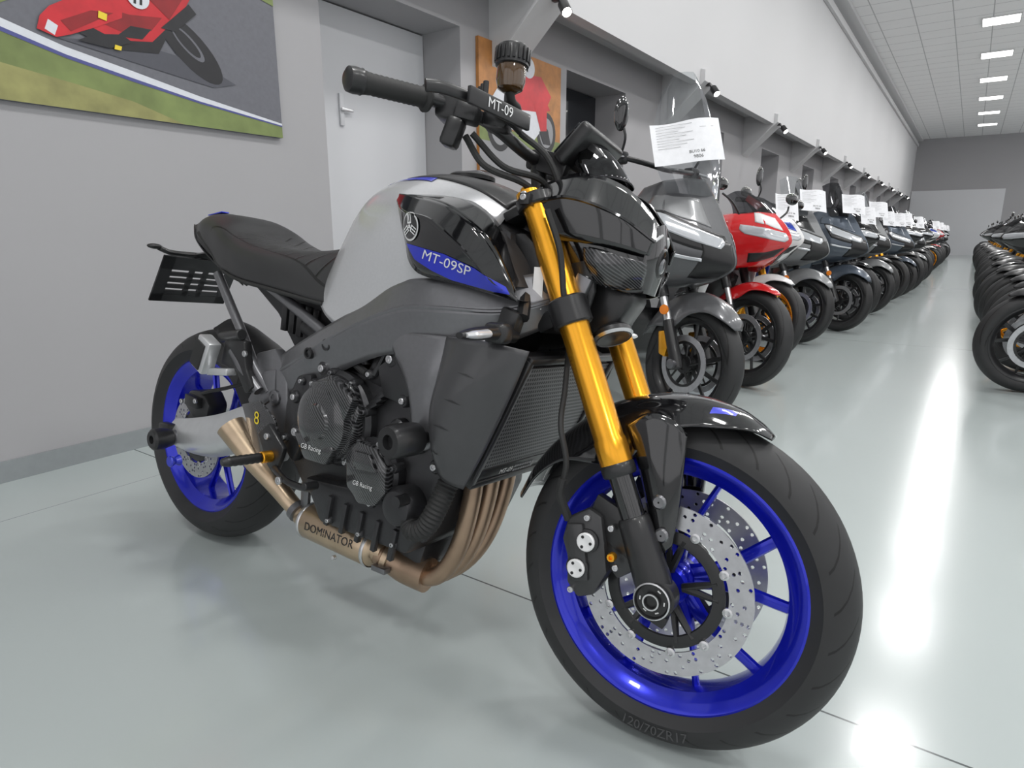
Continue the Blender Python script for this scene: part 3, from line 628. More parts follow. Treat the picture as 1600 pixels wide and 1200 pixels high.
def cover(name,cx,cz,prof,mat,nb,rb,yb,flat=None):
    g=G().lathe(prof,mat,(cx,0,cz),(0,-1,0),40)
    for i in range(nb):
        a=2*pi*i/nb+.3; g.lathe([(.011,0),(.011,.022),(.009,.025)],engm,(cx+rb*math.cos(a),yb+.012,cz+rb*math.sin(a)),(0,-1,0),10); g.bolt((cx+rb*math.cos(a),yb-.013,cz+rb*math.sin(a)),(0,-1,0),.0055,steel if i%2 else dsteel)
    return g
g=cover('c',.700,.492,[(.104,.14),(.106,.165),(.098,.175)],engm,9,.100,-.165); g.make('clutch_case',eng)
g=G().lathe([(.090,.165),(.092,.188),(.086,.200),(.080,.200),(.076,.214),(.060,.222),(.040,.224),(.036,.230),(.02,.232),(0,.232)],carbon,(.700,0,.490),(0,-1,0),48)
g.prism([(.60,.50),(.64,.565),(.70,.59),(.77,.575),(.80,.52),(.78,.47),(.70,.39),(.62,.42)],-.196,-.17,carbon,.008)
g.prism([(.66,.57),(.74,.585),(.80,.55),(.775,.50),(.70,.53)],-.215,-.19,carbon,.006)
g.prism([(.62,.455),(.66,.40),(.73,.40),(.755,.44),(.70,.46)],-.222,-.19,carbon,.006)
bv=g.bvh(); g.text('GB Racing',.016,white,(.685,-.3,.43),(1,0,.0),(0,0,1),projR(bv,.001),.2); g.make('clutch_cover',eng,label='carbon-look racing clutch cover with white lettering')
g=cover('c',.825,.40,[(.070,.14),(.072,.17),(.066,.178)],engm,7,.068,-.168); g.make('pickup_case',eng)
g=G(); g.prism([(.765,.44),(.80,.465),(.85,.46),(.888,.43),(.89,.37),(.86,.335),(.81,.33),(.77,.36)],-.20,-.17,carbon,.009); g.prism([(.80,.445),(.85,.445),(.87,.41),(.80,.405)],-.208,-.19,carbon,.005); bv=g.bvh(); g.text('GB Racing',.014,white,(.825,-.3,.375),(1,0,.0),(0,0,1),projR(bv,.001),.2); g.make('pickup_cover',eng)
g=G(); g.lathe([(.042,.14),(.044,.18),(.035,.195),(.02,.20),(0,.20)],engm,(.915,0,.345),(0,-1,0),28); g.lathe([(.012,.19),(.012,.22),(0,.22)],engm,(.94,0,.37),(0,-1,0),12)
g.make('water_pump',eng)
g=G(); pts=resamp([(.93,-.17,.33),(.96,-.185,.31),(.99,-.185,.325),(1.01,-.175,.37),(1.02,-.15,.43)],48); g.tube([tuple(p) for p in pts],[.020 if i%2 else .0225 for i in range(48)],rubber,14); g.make('coolant_hose',eng)
G().tube([(.98,-.15,.56),(1.0,-.16,.52),(1.02,-.15,.47),(1.04,-.12,.45)],.016,rubber,12,res=16).make('coolant_hose',eng)
G().tube([(.62,-.10,.60),(.70,-.14,.62),(.78,-.16,.60)],.009,rubber,8,res=12).make('coolant_hose',eng)
g=G(); g.lathe([(.014,0),(.014,.03),(.030,.034),(.032,.045),(.032,.095),(.028,.102),(.014,.102),(.013,.09),(0,.09)],mblack,(.985,-.185,.505),(-.08,-1,.0),28); g.make('crash_bobbin',bike)
# exhaust
g=G()
for i,y in enumerate((-.080,-.02,.040)):
    g.tube([(.97,y,.62),(1.010,y,.58),(1.025,y,.48),(1.022,y*.95-.01,.36),(.995,y*.75-.03,.245),(.945,y*.45-.055,.180),(.87,y*.25-.08,.168)],.0195,exh2,14,res=36)
g.tube([(.92,-.085,.172),(.86,-.095,.178),(.83,-.11,.19),(.80,-.12,.20)],[.038,.036,.030,.026],exh2,18,res=12)
g.lathe([(.030,0),(.034,.003),(.034,.016),(.030,.02)],exh,(.835,-.108,.188),(-.95,-.2,.2),20); g.box((.835,-.145,.18),(.04,.02,.012),dsteel)
eo=g.make('exhaust_header',bike)
g=G(); c0=Vector((.80,-.12,.205)); d=Vector((-.235,-.01,.015))
g.lathe([(.022,-.02),(.026,0),(.040,.008),(.0425,.014),(.0425,.222),(.040,.228),(.026,.236),(.022,.26)],exh,c0,d,40)
for t in (.014,.222): g.lathe([(.0425,t-.005),(.044,t-.003),(.044,t+.003),(.0425,t+.005)],steel,c0,d,40,closed=True)
g.cyl((.70,-.155,.17),(.70,-.165,.17),.005,steel)
bv=g.bvh(); g.text('DOMINATOR',.026,mblack,(.685,-.3,.220),(1,0,-.03),(0,0,1),projR(bv,.001)); g.make('muffler',eo)
g=G(); g.tube([(.565,-.13,.22),(.52,-.135,.24),(.47,-.15,.285),(.41,-.17,.34),(.355,-.185,.395),(.335,-.19,.415)],[.022,.021,.024,.029,.034,.036],exh,20,res=24,caps=False)
g.tube([(.56,-.13,.222),(.51,-.137,.247),(.40,-.172,.35),(.345,-.187,.405)],[.018,.018,.024,.03],dsteel,16,res=12)
g.lathe([(.022,-.01),(.027,-.008),(.027,.008),(.022,.01)],dsteel,(.535,-.134,.233),(-1,0,.5),20); g.prism([(.55,.24),(.575,.25),(.58,.31),(.55,.31)],-.14,-.13,dsteel,.002); g.make('tail_pipe',eo)
# rearset
g=G(); g.prism([(.37,.475),(.44,.495),(.50,.46),(.535,.38),(.52,.34),(.47,.35),(.42,.38)],-.185,-.178,carbon,.002); g.text('8',.045,yellow,(.435,-.1865,.45),(1,0,0),(0,0,1)); 
g.prism([(.46,.42),(.50,.45),(.56,.40),(.53,.33),(.50,.35)],-.20,-.186,mblack,.003); g.bolt((.50,-.20,.42),(0,-1,0),.008,steel)
rs=g.make('heel_guard',bike)
g=G(); g.cyl((.515,-.198,.375),(.513,-.225,.375),.014,gold); g.lathe([(.008,0)]+[(.011+(.0015 if i%2 else 0),.002+i*.0065) for i in range(13)]+[(.008,.09)],mblack,(.513,-.225,.375),(-.15,-1,0),12); g.make('footpeg',rs)
g=G(); g.tube([(.53,-.20,.35),(.60,-.215,.335),(.67,-.215,.335),(.70,-.225,.35)],.008,mblack,10,res=12); g.cyl((.70,-.215,.35),(.70,-.25,.352),.009,mblack); g.bolt((.58,-.222,.335),(0,-1,0),.01,steel); g.make('brake_pedal',rs)
g=G(); g.tube([(.62,.13,.26),(.65,.22,.15),(.67,.30,.045)],[.016,.013,.012],mblack,10,res=10); g.box((.675,.31,.046),(.07,.05,.01),mblack,(LEAN,0,0)); g.make('side_stand',bike)
g=G().lathe([(.085,.14),(.088,.18),(.07,.20),(0,.205)],carbon,(.86,0,.42),(0,1,0),32); g.make('generator_cover',eng)
# radiator
g=G(); rt=Vector((1.188,0,.672)); rb=Vector((1.075,0,.425)); c=(rt+rb)/2; ang=math.atan2(rt.x-rb.x,rt.z-rb.z); L=(rt-rb).length
g.box(c+Vector((-.022,0,.01)),(.036,.33,L-.01),mblack,(0,ang,0),bev=.1)
g.box(c,(.006,.325,L-.03),radm,(0,ang,0),bev=0)
for s in (-1,1): g.box(c+Vector((.002,s*.165,0)),(.014,.014,L),mblack,(0,ang,0),bev=.2)
for e in (rt,rb): g.box(e+Vector((.002,0,0)),(.014,.34,.014),mblack,(0,ang,0),bev=.2)
up=Vector((rt-rb)).normalized(); nn=Vector((up.z,0,-up.x))
g.box(c-up*(L/2-.018)+nn*.002,(.006,.32,.032),mblack,(0,ang,0),bev=.1)
g.text('MT-09',.017,white,c-up*(L/2-.018)+nn*.0065+Vector((0,-.065,0)),(0,1,0),up)
for k in range(8):
    for q in (0,1): g.box(c-up*(L/2-.013-.010*q)+nn*.0065+Vector((0,-.035+.009*k,0)),(.001,.006,.005),greyt,(0,ang,0),bev=0)
g.make('radiator',bike)
g=G()
sh=[[(1.02,-.19,.70),(1.06,-.208,.70),(1.13,-.208,.70),(1.195,-.178,.69)],[(1.005,-.19,.64),(1.05,-.226,.64),(1.11,-.224,.635),(1.175,-.182,.63)],[(.995,-.19,.57),(1.03,-.232,.57),(1.085,-.227,.565),(1.145,-.182,.56)],[(1.0,-.19,.50),(1.03,-.226,.50),(1.065,-.220,.49),(1.11,-.182,.485)],[(1.015,-.19,.445),(1.03,-.20,.44),(1.05,-.20,.43),(1.075,-.182,.42)]]
g.surf(sh,plastg,20,24,'sep'); bv=g.bvh(); pj=projR(bv,.0032)
sho=g.make('radiator_shroud',bike,solid=.004)
for k in range(4):
    zc=.64-.05*k; xc=1.10-.022*k; G().decal([(xc-.018,zc+.003),(xc,zc+.002),(xc+.015,zc-.005),(xc,zc-.002)],mblack,pj,2).make('slot',sho)
g=G(); g.tube([(1.16,-.155,.745),(1.14,-.12,.79)],.012,mblack,8); g.box((1.135,-.155,.735),(.04,.03,.05),mblack,(0,.3,0),bev=.2); g.make('bracket_plate',bike)
for s in (-1,1):
    g=G(); g.cyl((1.14,s*.15,.712),(1.15,s*.20,.716),.013,mblack); g.box((1.155,s*.218,.718),(.045,.036,.036),mblack,bev=.3,seg=3)
    g.tube([(1.155,s*.22,.718),(1.158,s*.255,.718),(1.16,s*.30,.716),(1.162,s*.330,.714)],[.0175,.016,.013,.007],mblack,14,res=12,sc=(1,.75))
    io=g.make('indicator',bike)
    g=G(); g.tube([(1.166,s*.268,.718),(1.168,s*.285,.717),(1.169,s*.305,.716),(1.168,s*.322,.715)],[.0130,.0125,.011,.006],lens,14,res=10,sc=(1,.6)); g.tube([(1.172,s*.27,.717),(1.175,s*.300,.716)],.004,amber,8); g.make('indicator_lens',io)
g=G(); g.box((1.163,-.118,.80),(.018,.001,.075),white,(0,0,.5),bev=0); g.make('warning_label',bike)
# ================================================================== ROOM
YW=2.85; CZ=4.83; XF=34.
wallm=M('wall_grey',C('#a5a4a6'),0,.75,noise=(1.2,.03),bump=(120,.06,.001))
wallw=M('wall_white',C('#cdcdce'),0,.8,noise=(1,.02))
ceilm=M('ceiling_tile',C('#f2f2f2'),0,.85,noise=(3,.03)); nt,o=oxyz(ceilm)
u=mathn(nt,'LESS_THAN',mathn(nt,'FRACT',mathn(nt,'MULTIPLY',mathn(nt,'ADD',o[0],100.1),1/.6)),.03); v=mathn(nt,'LESS_THAN',mathn(nt,'FRACT',mathn(nt,'MULTIPLY',mathn(nt,'ADD',o[1],100.),1/.6)),.03)
patt(ceilm,mathn(nt,'MAXIMUM',u,v),C('#bcbcbd'))
floorm=M('epoxy_floor',C('#b0b8b7'),0,.18,.15,noise=(.8,.04),bump=(7,.07,.004)); nt,o=oxyz(floorm)
def stripe(c,off,per,w): return mathn(nt,'LESS_THAN',mathn(nt,'ABSOLUTE',mathn(nt,'SUBTRACT',mathn(nt,'FRACT',mathn(nt,'ADD',mathn(nt,'DIVIDE',mathn(nt,'SUBTRACT',c,off),per),50.5)),.5)),w)
patt(floorm,mathn(nt,'MAXIMUM',stripe(o[0],1.225,5.,.0005),stripe(o[1],2.45,5.,.0002)),C('#4f5656'))
def slab(name,x0,x1,y0,y1,z0,z1,mat,label=None):
    return struct(G().box(((x0+x1)/2,(y0+y1)/2,(z0+z1)/2),(x1-x0,y1-y0,z1-z0),mat,bev=0),name,label=label)
slab('floor',-4,XF,-6.5,3.3,-.1,0,floorm); slab('ceiling',-4,XF,-6.5,3.3,CZ,CZ+.1,ceilm)
slab('wall_far',XF,XF+.1,-6.5,3.3,0,CZ,wallm)
g=G(); g.box((15,-6.55,.2),(38,.1,.4),wallw,bev=0); g.box((15,-6.55,4.65),(38,.1,.36),wallw,bev=0)  # out-of-view wall, left mostly open so world light fills the room
for k in range(10): g.box((-4+.15+4.19*k,-6.55,2.4),(.3,.1,4.2),wallw,bev=0)
struct(g,'wall_right')
g=G(); g.box((-4.05,-1.6,.2),(.1,9.8,.4),wallw,bev=0); g.box((-4.05,-1.6,4.65),(.1,9.8,.36),wallw,bev=0)  # unseen wall behind the camera, its gaps invented to admit soft world light
for k in range(4): g.box((-4.05,-6.35+3.1*k,2.4),(.1,.3,4.2),wallw,bev=0)
struct(g,'wall_back')
ops=[(2.38,3.5)]+[(4.85+3*k,5.95+3*k) for k in range(9)]
g=G(); x=-4.
for a,b in ops:
    g.box(((x+a)/2,(YW+3.3)/2,1.25),(a-x,3.3-YW,2.5),wallm,bev=0); g.box(((a+b)/2,(YW+3.3)/2,2.345),(b-a,3.3-YW,.31),wallm,bev=0); g.box(((a+b)/2,3.26,1.1),(b-a,.08,2.2),wallm,bev=0); x=b
g.box(((x+XF)/2,(YW+3.3)/2,1.25),(XF-x,3.3-YW,2.5),wallm,bev=0)
struct(g,'wall_left')
slab('wall_upper',-4,XF,2.45,3.3,2.5,CZ,wallw)
struct(G().box((15,2.5,2.44),(38,.10,.12),wallw,bev=0),'trim_1'); struct(G().box((15,2.42,4.6),(38,.06,.12),wallw,bev=.1),'trim_2')
struct(G().box((15,2.35,4.79),(38,.2,.08),wallw,bev=0),'trim_3')
for k in range(10):
    X=3.95+3*k; struct(G().prism([(2.86,1.98),(2.86,2.5),(2.46,2.52),(2.40,2.50),(2.40,2.40)],X-.14,X+.14,wallw,plane='yz'),'trim_%d'%(k+4))
skm=M('skirting_grey',C('#8b9092'),0,.5)
g=G(); x=-4.
for a,b in ops: g.box(((x+a)/2,YW-.006,.04),(a-x,.012,.08),skm,bev=0); x=b
g.box(((x+XF)/2,YW-.006,.04),(XF-x,.012,.08),skm,bev=0); struct(g,'baseboard_left')
doorm=M('door_light',C('#cfd0d3'),0,.5,noise=(2,.02)); darkg=M('dark_glass',(.01,.012,.016),0,.1,.5)
for k,(a,b) in enumerate(ops):
    m=darkg if k==1 else doorm
    g=G().box(((a+b)/2,3.19,1.09),(b-a-.01,.05,2.18),m,bev=0)
    if k==1: g.box((a+.04,3.16,1.09),(.08,.06,2.18),wallm,bev=0)
    if k==0: g.box((a+.38,3.157,1.62),(.03,.014,.18),doorm,bev=.2); g.box((a+.41,3.14,1.62),(.09,.014,.016),steel,bev=.2)
    struct(g,'window_1' if k==1 else 'door_%d'%(k+1))
g=G().box((XF-.03,.78,1.35),(.06,3.3,2.7),doorm,bev=0); struct(g,'door_20')
pem=M('light_panel',(1,1,1),0,.5,emit=4,emc=(1,.99,.98)); lf=M('light_frame',(.7,.7,.7),0,.5)
base=G(); base.box((0,0,0),(.57,.57,.012),pem,bev=0)
for s in (-1,1): base.box((s*.295,0,0),(.02,.61,.02),lf,bev=0); base.box((0,s*.295,0),(.57,.02,.02),lf,bev=0)
pme=base.mesh('ceiling_light'); 
def light(name,typ,loc,en,size=.57,rot=(0,0,0),col=(1,.99,.98)):
    l=bpy.data.lights.new(name,typ); l.energy=en; l.color=col
    if typ=='AREA': l.size=size; l.shape='SQUARE'
    o=bpy.data.objects.new(name,l); o.location=loc; o.rotation_euler=rot; COL.objects.link(o); return o
for Y in (.08,-3.2):
    for k in range(-1,11):
        X=1.7+2.9*k
        o=bpy.data.objects.new('ceiling_light',pme); COL.objects.link(o); o.location=(X,Y,CZ-.011)
        thing(o,'square recessed white LED ceiling light panel','ceiling light','ceiling light panels')
        if X<29: light('panel_lamp','AREA',(X,Y,CZ-.03),44)
spm=M('spot_face',(1,1,1),0,.5,emit=25,emc=(1,.97,.9))
for k in range(10):
    X=3.95+3*k
    g=G(); g.lathe([(.0,0),(.03,0),(.035,.01),(.035,.11),(.031,.11),(.031,.10),(0,.10)],mblack,(X,2.36,2.35),(-.35,-.45,-.55),24); g.cyl((X,2.40,2.40),(X,2.37,2.34),.008,mblack); g.box((X,2.41,2.385),(.05,.05,.03),mblack)
    o=g.make('spotlight'); thing(o,'small black ceiling spotlight on a sloped white bracket','spotlight','wall spotlights')
    G().lathe([(0,.099),(.030,.099),(.030,.102),(0,.102)],spm,(X,2.36,2.35),(-.35,-.45,-.55),20).make('lamp_face',o)
# ------------------------------------------------------------------ posters (printed flat artwork, coordinates on the wall in metres)
def poster(name,x0,x1,z0,z1,bg,shapes,label):
    g=G(); g.box(((x0+x1)/2,YW-.013,(z0+z1)/2),(x1-x0,.024,z1-z0),bg,bev=0)
    for i,(m,pts) in enumerate(shapes):
        g.add([(min(max(a,x0),x1),YW-.0255-.0004*i,min(max(b,z0),z1)) for a,b in pts],[tuple(range(len(pts)))],m)
    o=g.make(name); return thing(o,label,'poster')
asph=M('print_asphalt',C('#66676e'),0,.5,noise=(60,.15)); grass=M('print_grass',C('#75834c'),0,.5,noise=(9,.45)); grass2=M('print_grass_dry',C('#8f8d58'),0,.5,noise=(14,.4))
pred=M('print_red',C('#c2202a'),0,.4,noise=(14,.35)); pred2=M('print_dark_red',C('#8a1218'),0,.4,noise=(20,.3)); pdk=M('print_dark',C('#1c1c20'),0,.4,noise=(20,.5)); pwh=M('print_white',C('#d5d8de'),0,.4); pbl=M('print_blue',C('#4b4f8a'),0,.4); por=M('print_autumn',C('#b0773f'),0,.5,noise=(14,.5)); pgr=M('print_grey',C('#8e8f92'),0,.5,noise=(5,.1))
def ellp(cx,cy,rx,ry,rot=0,n=28,a0=0,a1=2*pi): return [(cx+rx*math.cos(t)*math.cos(rot)-ry*math.sin(t)*math.sin(rot),cy+rx*math.cos(t)*math.sin(rot)+ry*math.sin(t)*math.cos(rot)) for t in [a0+(a1-a0)*i/n for i in range(n)]]
poster('poster',.30,2.09,1.36,2.62,asph,[
 (grass,[(.3,1.36),(2.09,1.36),(2.09,1.41),(1.677,1.46),(1.407,1.50),(1.175,1.54),(.97,1.59),(.3,1.68)]),(grass2,[(.3,1.36),(1.6,1.36),(1.4,1.42),(1.2,1.45),(.9,1.49),(.3,1.56)]),
 (pwh,[(.3,1.72),(.97,1.63),(1.175,1.575),(1.407,1.535),(1.677,1.485),(2.09,1.425),(2.09,1.41),(1.677,1.455),(1.407,1.495),(1.175,1.535),(.97,1.585),(.3,1.68)]),
 (pbl,[(.97,1.60),(1.175,1.548),(1.407,1.508),(1.677,1.464),(2.09,1.416),(2.09,1.41),(1.677,1.455),(1.407,1.495),(1.175,1.535),(.97,1.585)]),
 (grass,[(.3,2.1),(.3,1.78),(.97,1.66),(1.07,1.72),(1.05,1.80),(.8,2.1)]),(grass,[(1.95,2.62),(1.93,1.97),(2.09,1.94),(2.09,2.62)]),
 (M('print_shadow',C('#4c4d55'),0,.5),[(1.15,1.60),(1.40,1.57),(1.75,1.53),(1.86,1.56),(1.70,1.62),(1.45,1.64)]),
 (pdk,ellp(1.665,1.665,.165,.070,-.72)),(asph,ellp(1.652,1.685,.085,.030,-.72)),(pdk,ellp(1.648,1.688,.070,.022,-.72)),
 (pdk,[(1.20,1.64),(1.35,1.60),(1.52,1.62),(1.58,1.72),(1.62,1.80),(1.50,1.78),(1.30,1.72)]),
 (pred,[(1.22,1.68),(1.36,1.635),(1.50,1.66),(1.56,1.72),(1.64,1.80),(1.69,1.88),(1.66,2.05),(1.45,2.15),(1.25,2.1),(1.18,1.95),(1.17,1.78)]),
 (pred2,[(1.25,1.70),(1.38,1.67),(1.50,1.70),(1.55,1.76),(1.42,1.74),(1.30,1.745)]),
 (pdk,[(1.36,1.65),(1.46,1.66),(1.50,1.705),(1.42,1.70)]),
 (pred2,[(1.50,1.82),(1.58,1.76),(1.65,1.86),(1.56,1.92)]),(pdk,[(1.54,1.72),(1.60,1.72),(1.70,1.81),(1.67,1.84)]),
 (pred,[(1.09,1.615),(1.105,1.66),(1.14,1.70),(1.28,1.79),(1.40,1.78),(1.39,1.72),(1.30,1.67),(1.20,1.62),(1.15,1.60)]),(pwh,[(1.115,1.62),(1.145,1.605),(1.16,1.64),(1.13,1.655)]),
 (pred2,[(1.17,1.66),(1.28,1.72),(1.36,1.73),(1.28,1.68),(1.20,1.63)]),
 (pdk,[(1.22,1.605),(1.33,1.60),(1.42,1.64),(1.38,1.66),(1.28,1.64)]),
 (pwh,ellp(1.46,1.815,.045,.045,.3)),(pdk,[(1.440,1.785),(1.450,1.785),(1.458,1.84),(1.448,1.84)]),(pdk,[(1.463,1.785),(1.473,1.785),(1.481,1.84),(1.471,1.84)]),
 (pwh,ellp(1.22,2.12,.10,.10)),(pdk,ellp(1.19,2.11,.06,.05)),
 (yellow,[(1.30,1.70),(1.33,1.695),(1.335,1.72),(1.305,1.725)]),(yellow,[(1.345,1.60),(1.37,1.60),(1.375,1.615),(1.35,1.617)]),
],'large wall poster of a red racing motorcycle leaning on a track')
def rel(sh,x0,x1,z0,z1): return [(m,[(x0+a*(x1-x0),z0+b*(z1-z0)) for a,b in p]) for m,p in sh]
poster('poster',3.66,4.72,1.33,2.17,por,rel([
 (pgr,[(0,0),(1,0),(1,.22),(0,.24)]),(grass,[(0,.24),(1,.22),(1,.34),(0,.36)]),
 (pdk,ellp(.22,.36,.14,.19)),(pgr,ellp(.22,.36,.10,.14)),(pdk,ellp(.80,.40,.13,.18)),(pgr,ellp(.80,.40,.095,.13)),(pdk,ellp(.80,.40,.03,.04)),
 (pwh,[(.12,.56),(.30,.38),(.62,.30),(.72,.40),(.66,.58),(.40,.68),(.22,.70)]),(pred,[(.30,.60),(.45,.54),(.68,.56),(.85,.60),(.80,.66),(.50,.70),(.35,.68)]),
 (pred,[(.38,.66),(.55,.64),(.80,.62),(.86,.72),(.72,.86),(.54,.84),(.42,.76)]),(pred,[(.62,.64),(.72,.40),(.80,.40),(.80,.66)]),(pdk,[(.70,.40),(.76,.30),(.86,.30),(.82,.42)]),
 (pwh,ellp(.56,.90,.075,.085)),(pdk,[(.49,.88),(.55,.86),(.55,.92),(.50,.93)]),(yellow,ellp(.36,.54,.07,.08)),(pdk,[(.352,.49),(.368,.49),(.368,.59),(.352,.59)]),
],3.66,4.72,1.33,2.17),'wall poster of a vintage racing rider before autumn trees')
# ================================================================== PARKED BIKES
tyreb=tyre_mat('parked_tyre_rubber',.02,.05,24)
def wheelset(R,w,rim,kind='V',pairs=5,k=1.0):
    g=tyreG(R,w,.055,tyreb,fw=.042,n=56); r=rimG(rim,.042,pairs,n=48,kind=kind)
    d=G()
    for s in (-1,1): 
        d.lathe([(.112,-.002),(.14,-.002),(.14,.002),(.112,.002)],discm,(0,s*.06,0),closed=True,n=40); d.lathe([(.030,-.003),(.046,-.003),(.046,.003),(.030,.003)],mblack,(0,s*.056,0),closed=True,n=24)
        d.lathe([(.098,-.0025),(.110,-.0025),(.110,.0025),(.098,.0025)],mblack,(0,s*.059,0),closed=True,n=40)
        for q in range(5): d.tube([(.04*math.cos(q*1.257),s*.057,.04*math.sin(q*1.257)),(.102*math.cos(q*1.257+.2),s*.059,.102*math.sin(q*1.257+.2))],.005,mblack,6)
    Mk=Matrix.Diagonal((k,.9 if k<1 else 1,k,1))
    for q in (g,r,d): q.xform(Mk)
    return g,r,d
lampm=M('headlamp_glass',(.65,.67,.70),.4,.12,1)
def dbl(c):
    out=[c[0]]
    for p in c[1:-1]: out+=[tuple(np.array(p)*.9995),tuple(np.array(p)*1.0005)]
    return out+[c[-1]]
def parked(kind,c1,c2,rim,forkm,scr,seatm=leather):
    P={}; WB={'scooter':1.50,'sport':1.42,'naked':1.42}[kind]; kk=.92 if kind=='scooter' else 1.0; R=.295*kk
    T=lambda g,x:g.xform(Matrix.Translation((x,0,R)))
    for nm,x,w in (('front_wheel',WB,.056),('rear_wheel',0,.075)):
        t,r,d=wheelset(.295,w,rim,'V' if kind!='scooter' else 'S',5 if kind!='scooter' else 10,kk)
        P[nm]=T(r,x); P[nm.split('_')[0]+'_tire']=T(t,x); P[nm.split('_')[0]+'_brake_disc']=T(d,x)
    g=G()
    for s in (-1,1):
        p0=Vector((WB,s*.095,R)); k=K
        g.lathe([(.026,-.02),(.028,0),(.027,.12),(.024,.20)],mblack,p0,k,16); g.lathe([(.018,.18),(.018,.32)],steel,p0,k,14); g.lathe([(.025,.31),(.027,.32),(.027,.55 if kind!='scooter' else .44),(.02,.56 if kind!='scooter' else .45)],forkm,p0,k,16)
        g.prism([(WB-.12,R+.13),(WB-.07,R+.14),(WB-.045,R+.08),(WB-.06,R+.02),(WB-.10,R+.03)],s*.095-.02,s*.095+.02,gold if kind=='scooter' else mblack,.008)
        g.lathe([(.02,0),(.022,.02),(.012,.025)],dsteel,(WB,s*.115,R),(0,s,0),14)
    g.cyl((WB-.2,0,.62),(WB-.31,0,.85),.03,mblack); P['fork']=g
    def fa(a,Rf,wd,dr):
        Rf*=kk
        a=math.radians(a); return [(WB+(Rf-dr*abs(t)**2.5)*math.cos(a),wd*t,R+(Rf-dr*abs(t)**2.5)*math.sin(a)) for t in (-1,-.8,-.4,0,.4,.8,1)]
    fe=c1 if kind!='naked' else mblack
    if kind=='scooter': P['front_fender']=G().surf([fa(38,.315,.02,.005),fa(48,.328,.06,.02),fa(65,.338,.080,.05),fa(85,.345,.085,.10),fa(108,.345,.088,.15),fa(128,.34,.086,.12),fa(145,.335,.08,.06),fa(160,.33,.07,.03)],fe,16,24)
    else: P['front_fender']=G().surf([fa(58,.316,.02,.005),fa(68,.324,.06,.02),fa(85,.330,.078,.05),fa(105,.332,.082,.10),fa(125,.33,.08,.07),fa(145,.328,.075,.04),fa(160,.326,.065,.03)],fe,16,20)
    g=G()
    for s in (-1,1): g.tube([(0,s*.12,R),(.25,s*.12,R+.06),(.5,s*.1,.42)],[.028,.03,.035],dsteel,10,res=8,sc=(.6,1))
    P['swingarm']=g
    g=G()
    if kind=='scooter': g.tube([(.45,-.12,.25),(.2,-.16,.27),(.05,-.2,.33),(-.12,-.22,.38)],[.03,.06,.065,.055],mblack,14,res=12); g.tube([(.05,-.24,.34),(-.08,-.26,.37)],.045,dsteel,12)
    else: g.tube([(.85,-.08,.2),(.5,-.12,.2),(.25,-.18,.3),(-.05,-.21,.42)],[.03,.03,.05,.05],dsteel,14,res=12)
    P['exhaust']=g
    if kind!='scooter':
        g=G(); g.prism([(.5,.5),(.6,.6),(.95,.62),(1.02,.4),(.95,.24),(.6,.22),(.5,.35)],-.14,.14,engm,.02); g.lathe([(.09,.14),(.09,.18),(.06,.2),(0,.2)],mblack,(.68,0,.42),(0,-1,0),24); g.lathe([(.06,.14),(.06,.18),(0,.19)],dsteel,(.86,0,.38),(0,-1,0),20)
        g.prism([(1.04,.36),(1.08,.36),(1.16,.66),(1.12,.68)],-.15,.15,mblack,.005)
        for y in (-.08,0,.08): g.tube([(1.02,y,.55),(1.1,y,.42),(1.03,y*.8,.24),(.85,y*.4,.19)],.018,exh2,8,res=12)
        P['engine']=g
        g=G(); 
        for s in (-1,1): g.tube([(1.1,s*.06,.85),(.9,s*.15,.74),(.65,s*.16,.62),(.5,s*.14,.45)],[.03,.035,.035,.04],frameg,10,res=12,sc=(.6,1.3))
        P['frame']=g
        tkc=[(.60,[(0,.86),(.06,.85),(.10,.80),(.12,.74)]),(.70,[(0,.97),(.09,.95),(.15,.87),(.15,.74)]),(.85,[(0,1.01),(.11,.99),(.18,.90),(.17,.76)]),(1.0,[(0,.99),(.10,.97),(.17,.90),(.15,.78)]),(1.10,[(0,.93),(.08,.92),(.13,.87),(.12,.80)])]
        P['fuel_tank']=G().surf([dbl([(x,-y,z) for y,z in p]) for x,p in tkc],c1,16,20,True)
        P['seat']=G().surf([[(x,-y,z) for y,z in p] for x,p in [(-.12,[(0,.93),(.05,.925),(.07,.90)]),(.1,[(0,.90),(.09,.89),(.12,.84)]),(.22,[(0,.84),(.1,.83),(.14,.78)]),(.45,[(0,.80),(.1,.79),(.14,.74)]),(.62,[(0,.84),(.06,.83),(.12,.76)])]],seatm,12,20,True)
        P['tail_fairing']=G().surf([[(-.2,-.02,.92),(-.05,-.08,.89),(.15,-.13,.82),(.4,-.15,.76),(.6,-.13,.76)],[(-.18,-.02,.86),(-.05,-.09,.82),(.15,-.13,.75),(.38,-.14,.69),(.58,-.12,.68)]],c1 if kind=='sport' else c2,16,6,'sep')
    if kind=='sport':
        ff_=G().surf([dbl(c) for c in [[(1.44,0,.72),(1.40,-.06,.71),(1.30,-.14,.69),(1.05,-.19,.70)],[(1.54,0,.79),(1.48,-.08,.77),(1.30,-.19,.78),(1.0,-.22,.78)],[(1.61,0,.86),(1.53,-.09,.87),(1.32,-.205,.88),(1.02,-.225,.87)],[(1.56,0,.945),(1.49,-.10,.955),(1.32,-.185,.955),(1.08,-.20,.94)],[(1.47,0,1.02),(1.42,-.08,1.02),(1.30,-.14,1.01),(1.15,-.16,.99)]]],c1,28,24,True)
        P['front_fairing']=ff_; bv=ff_.bvh()
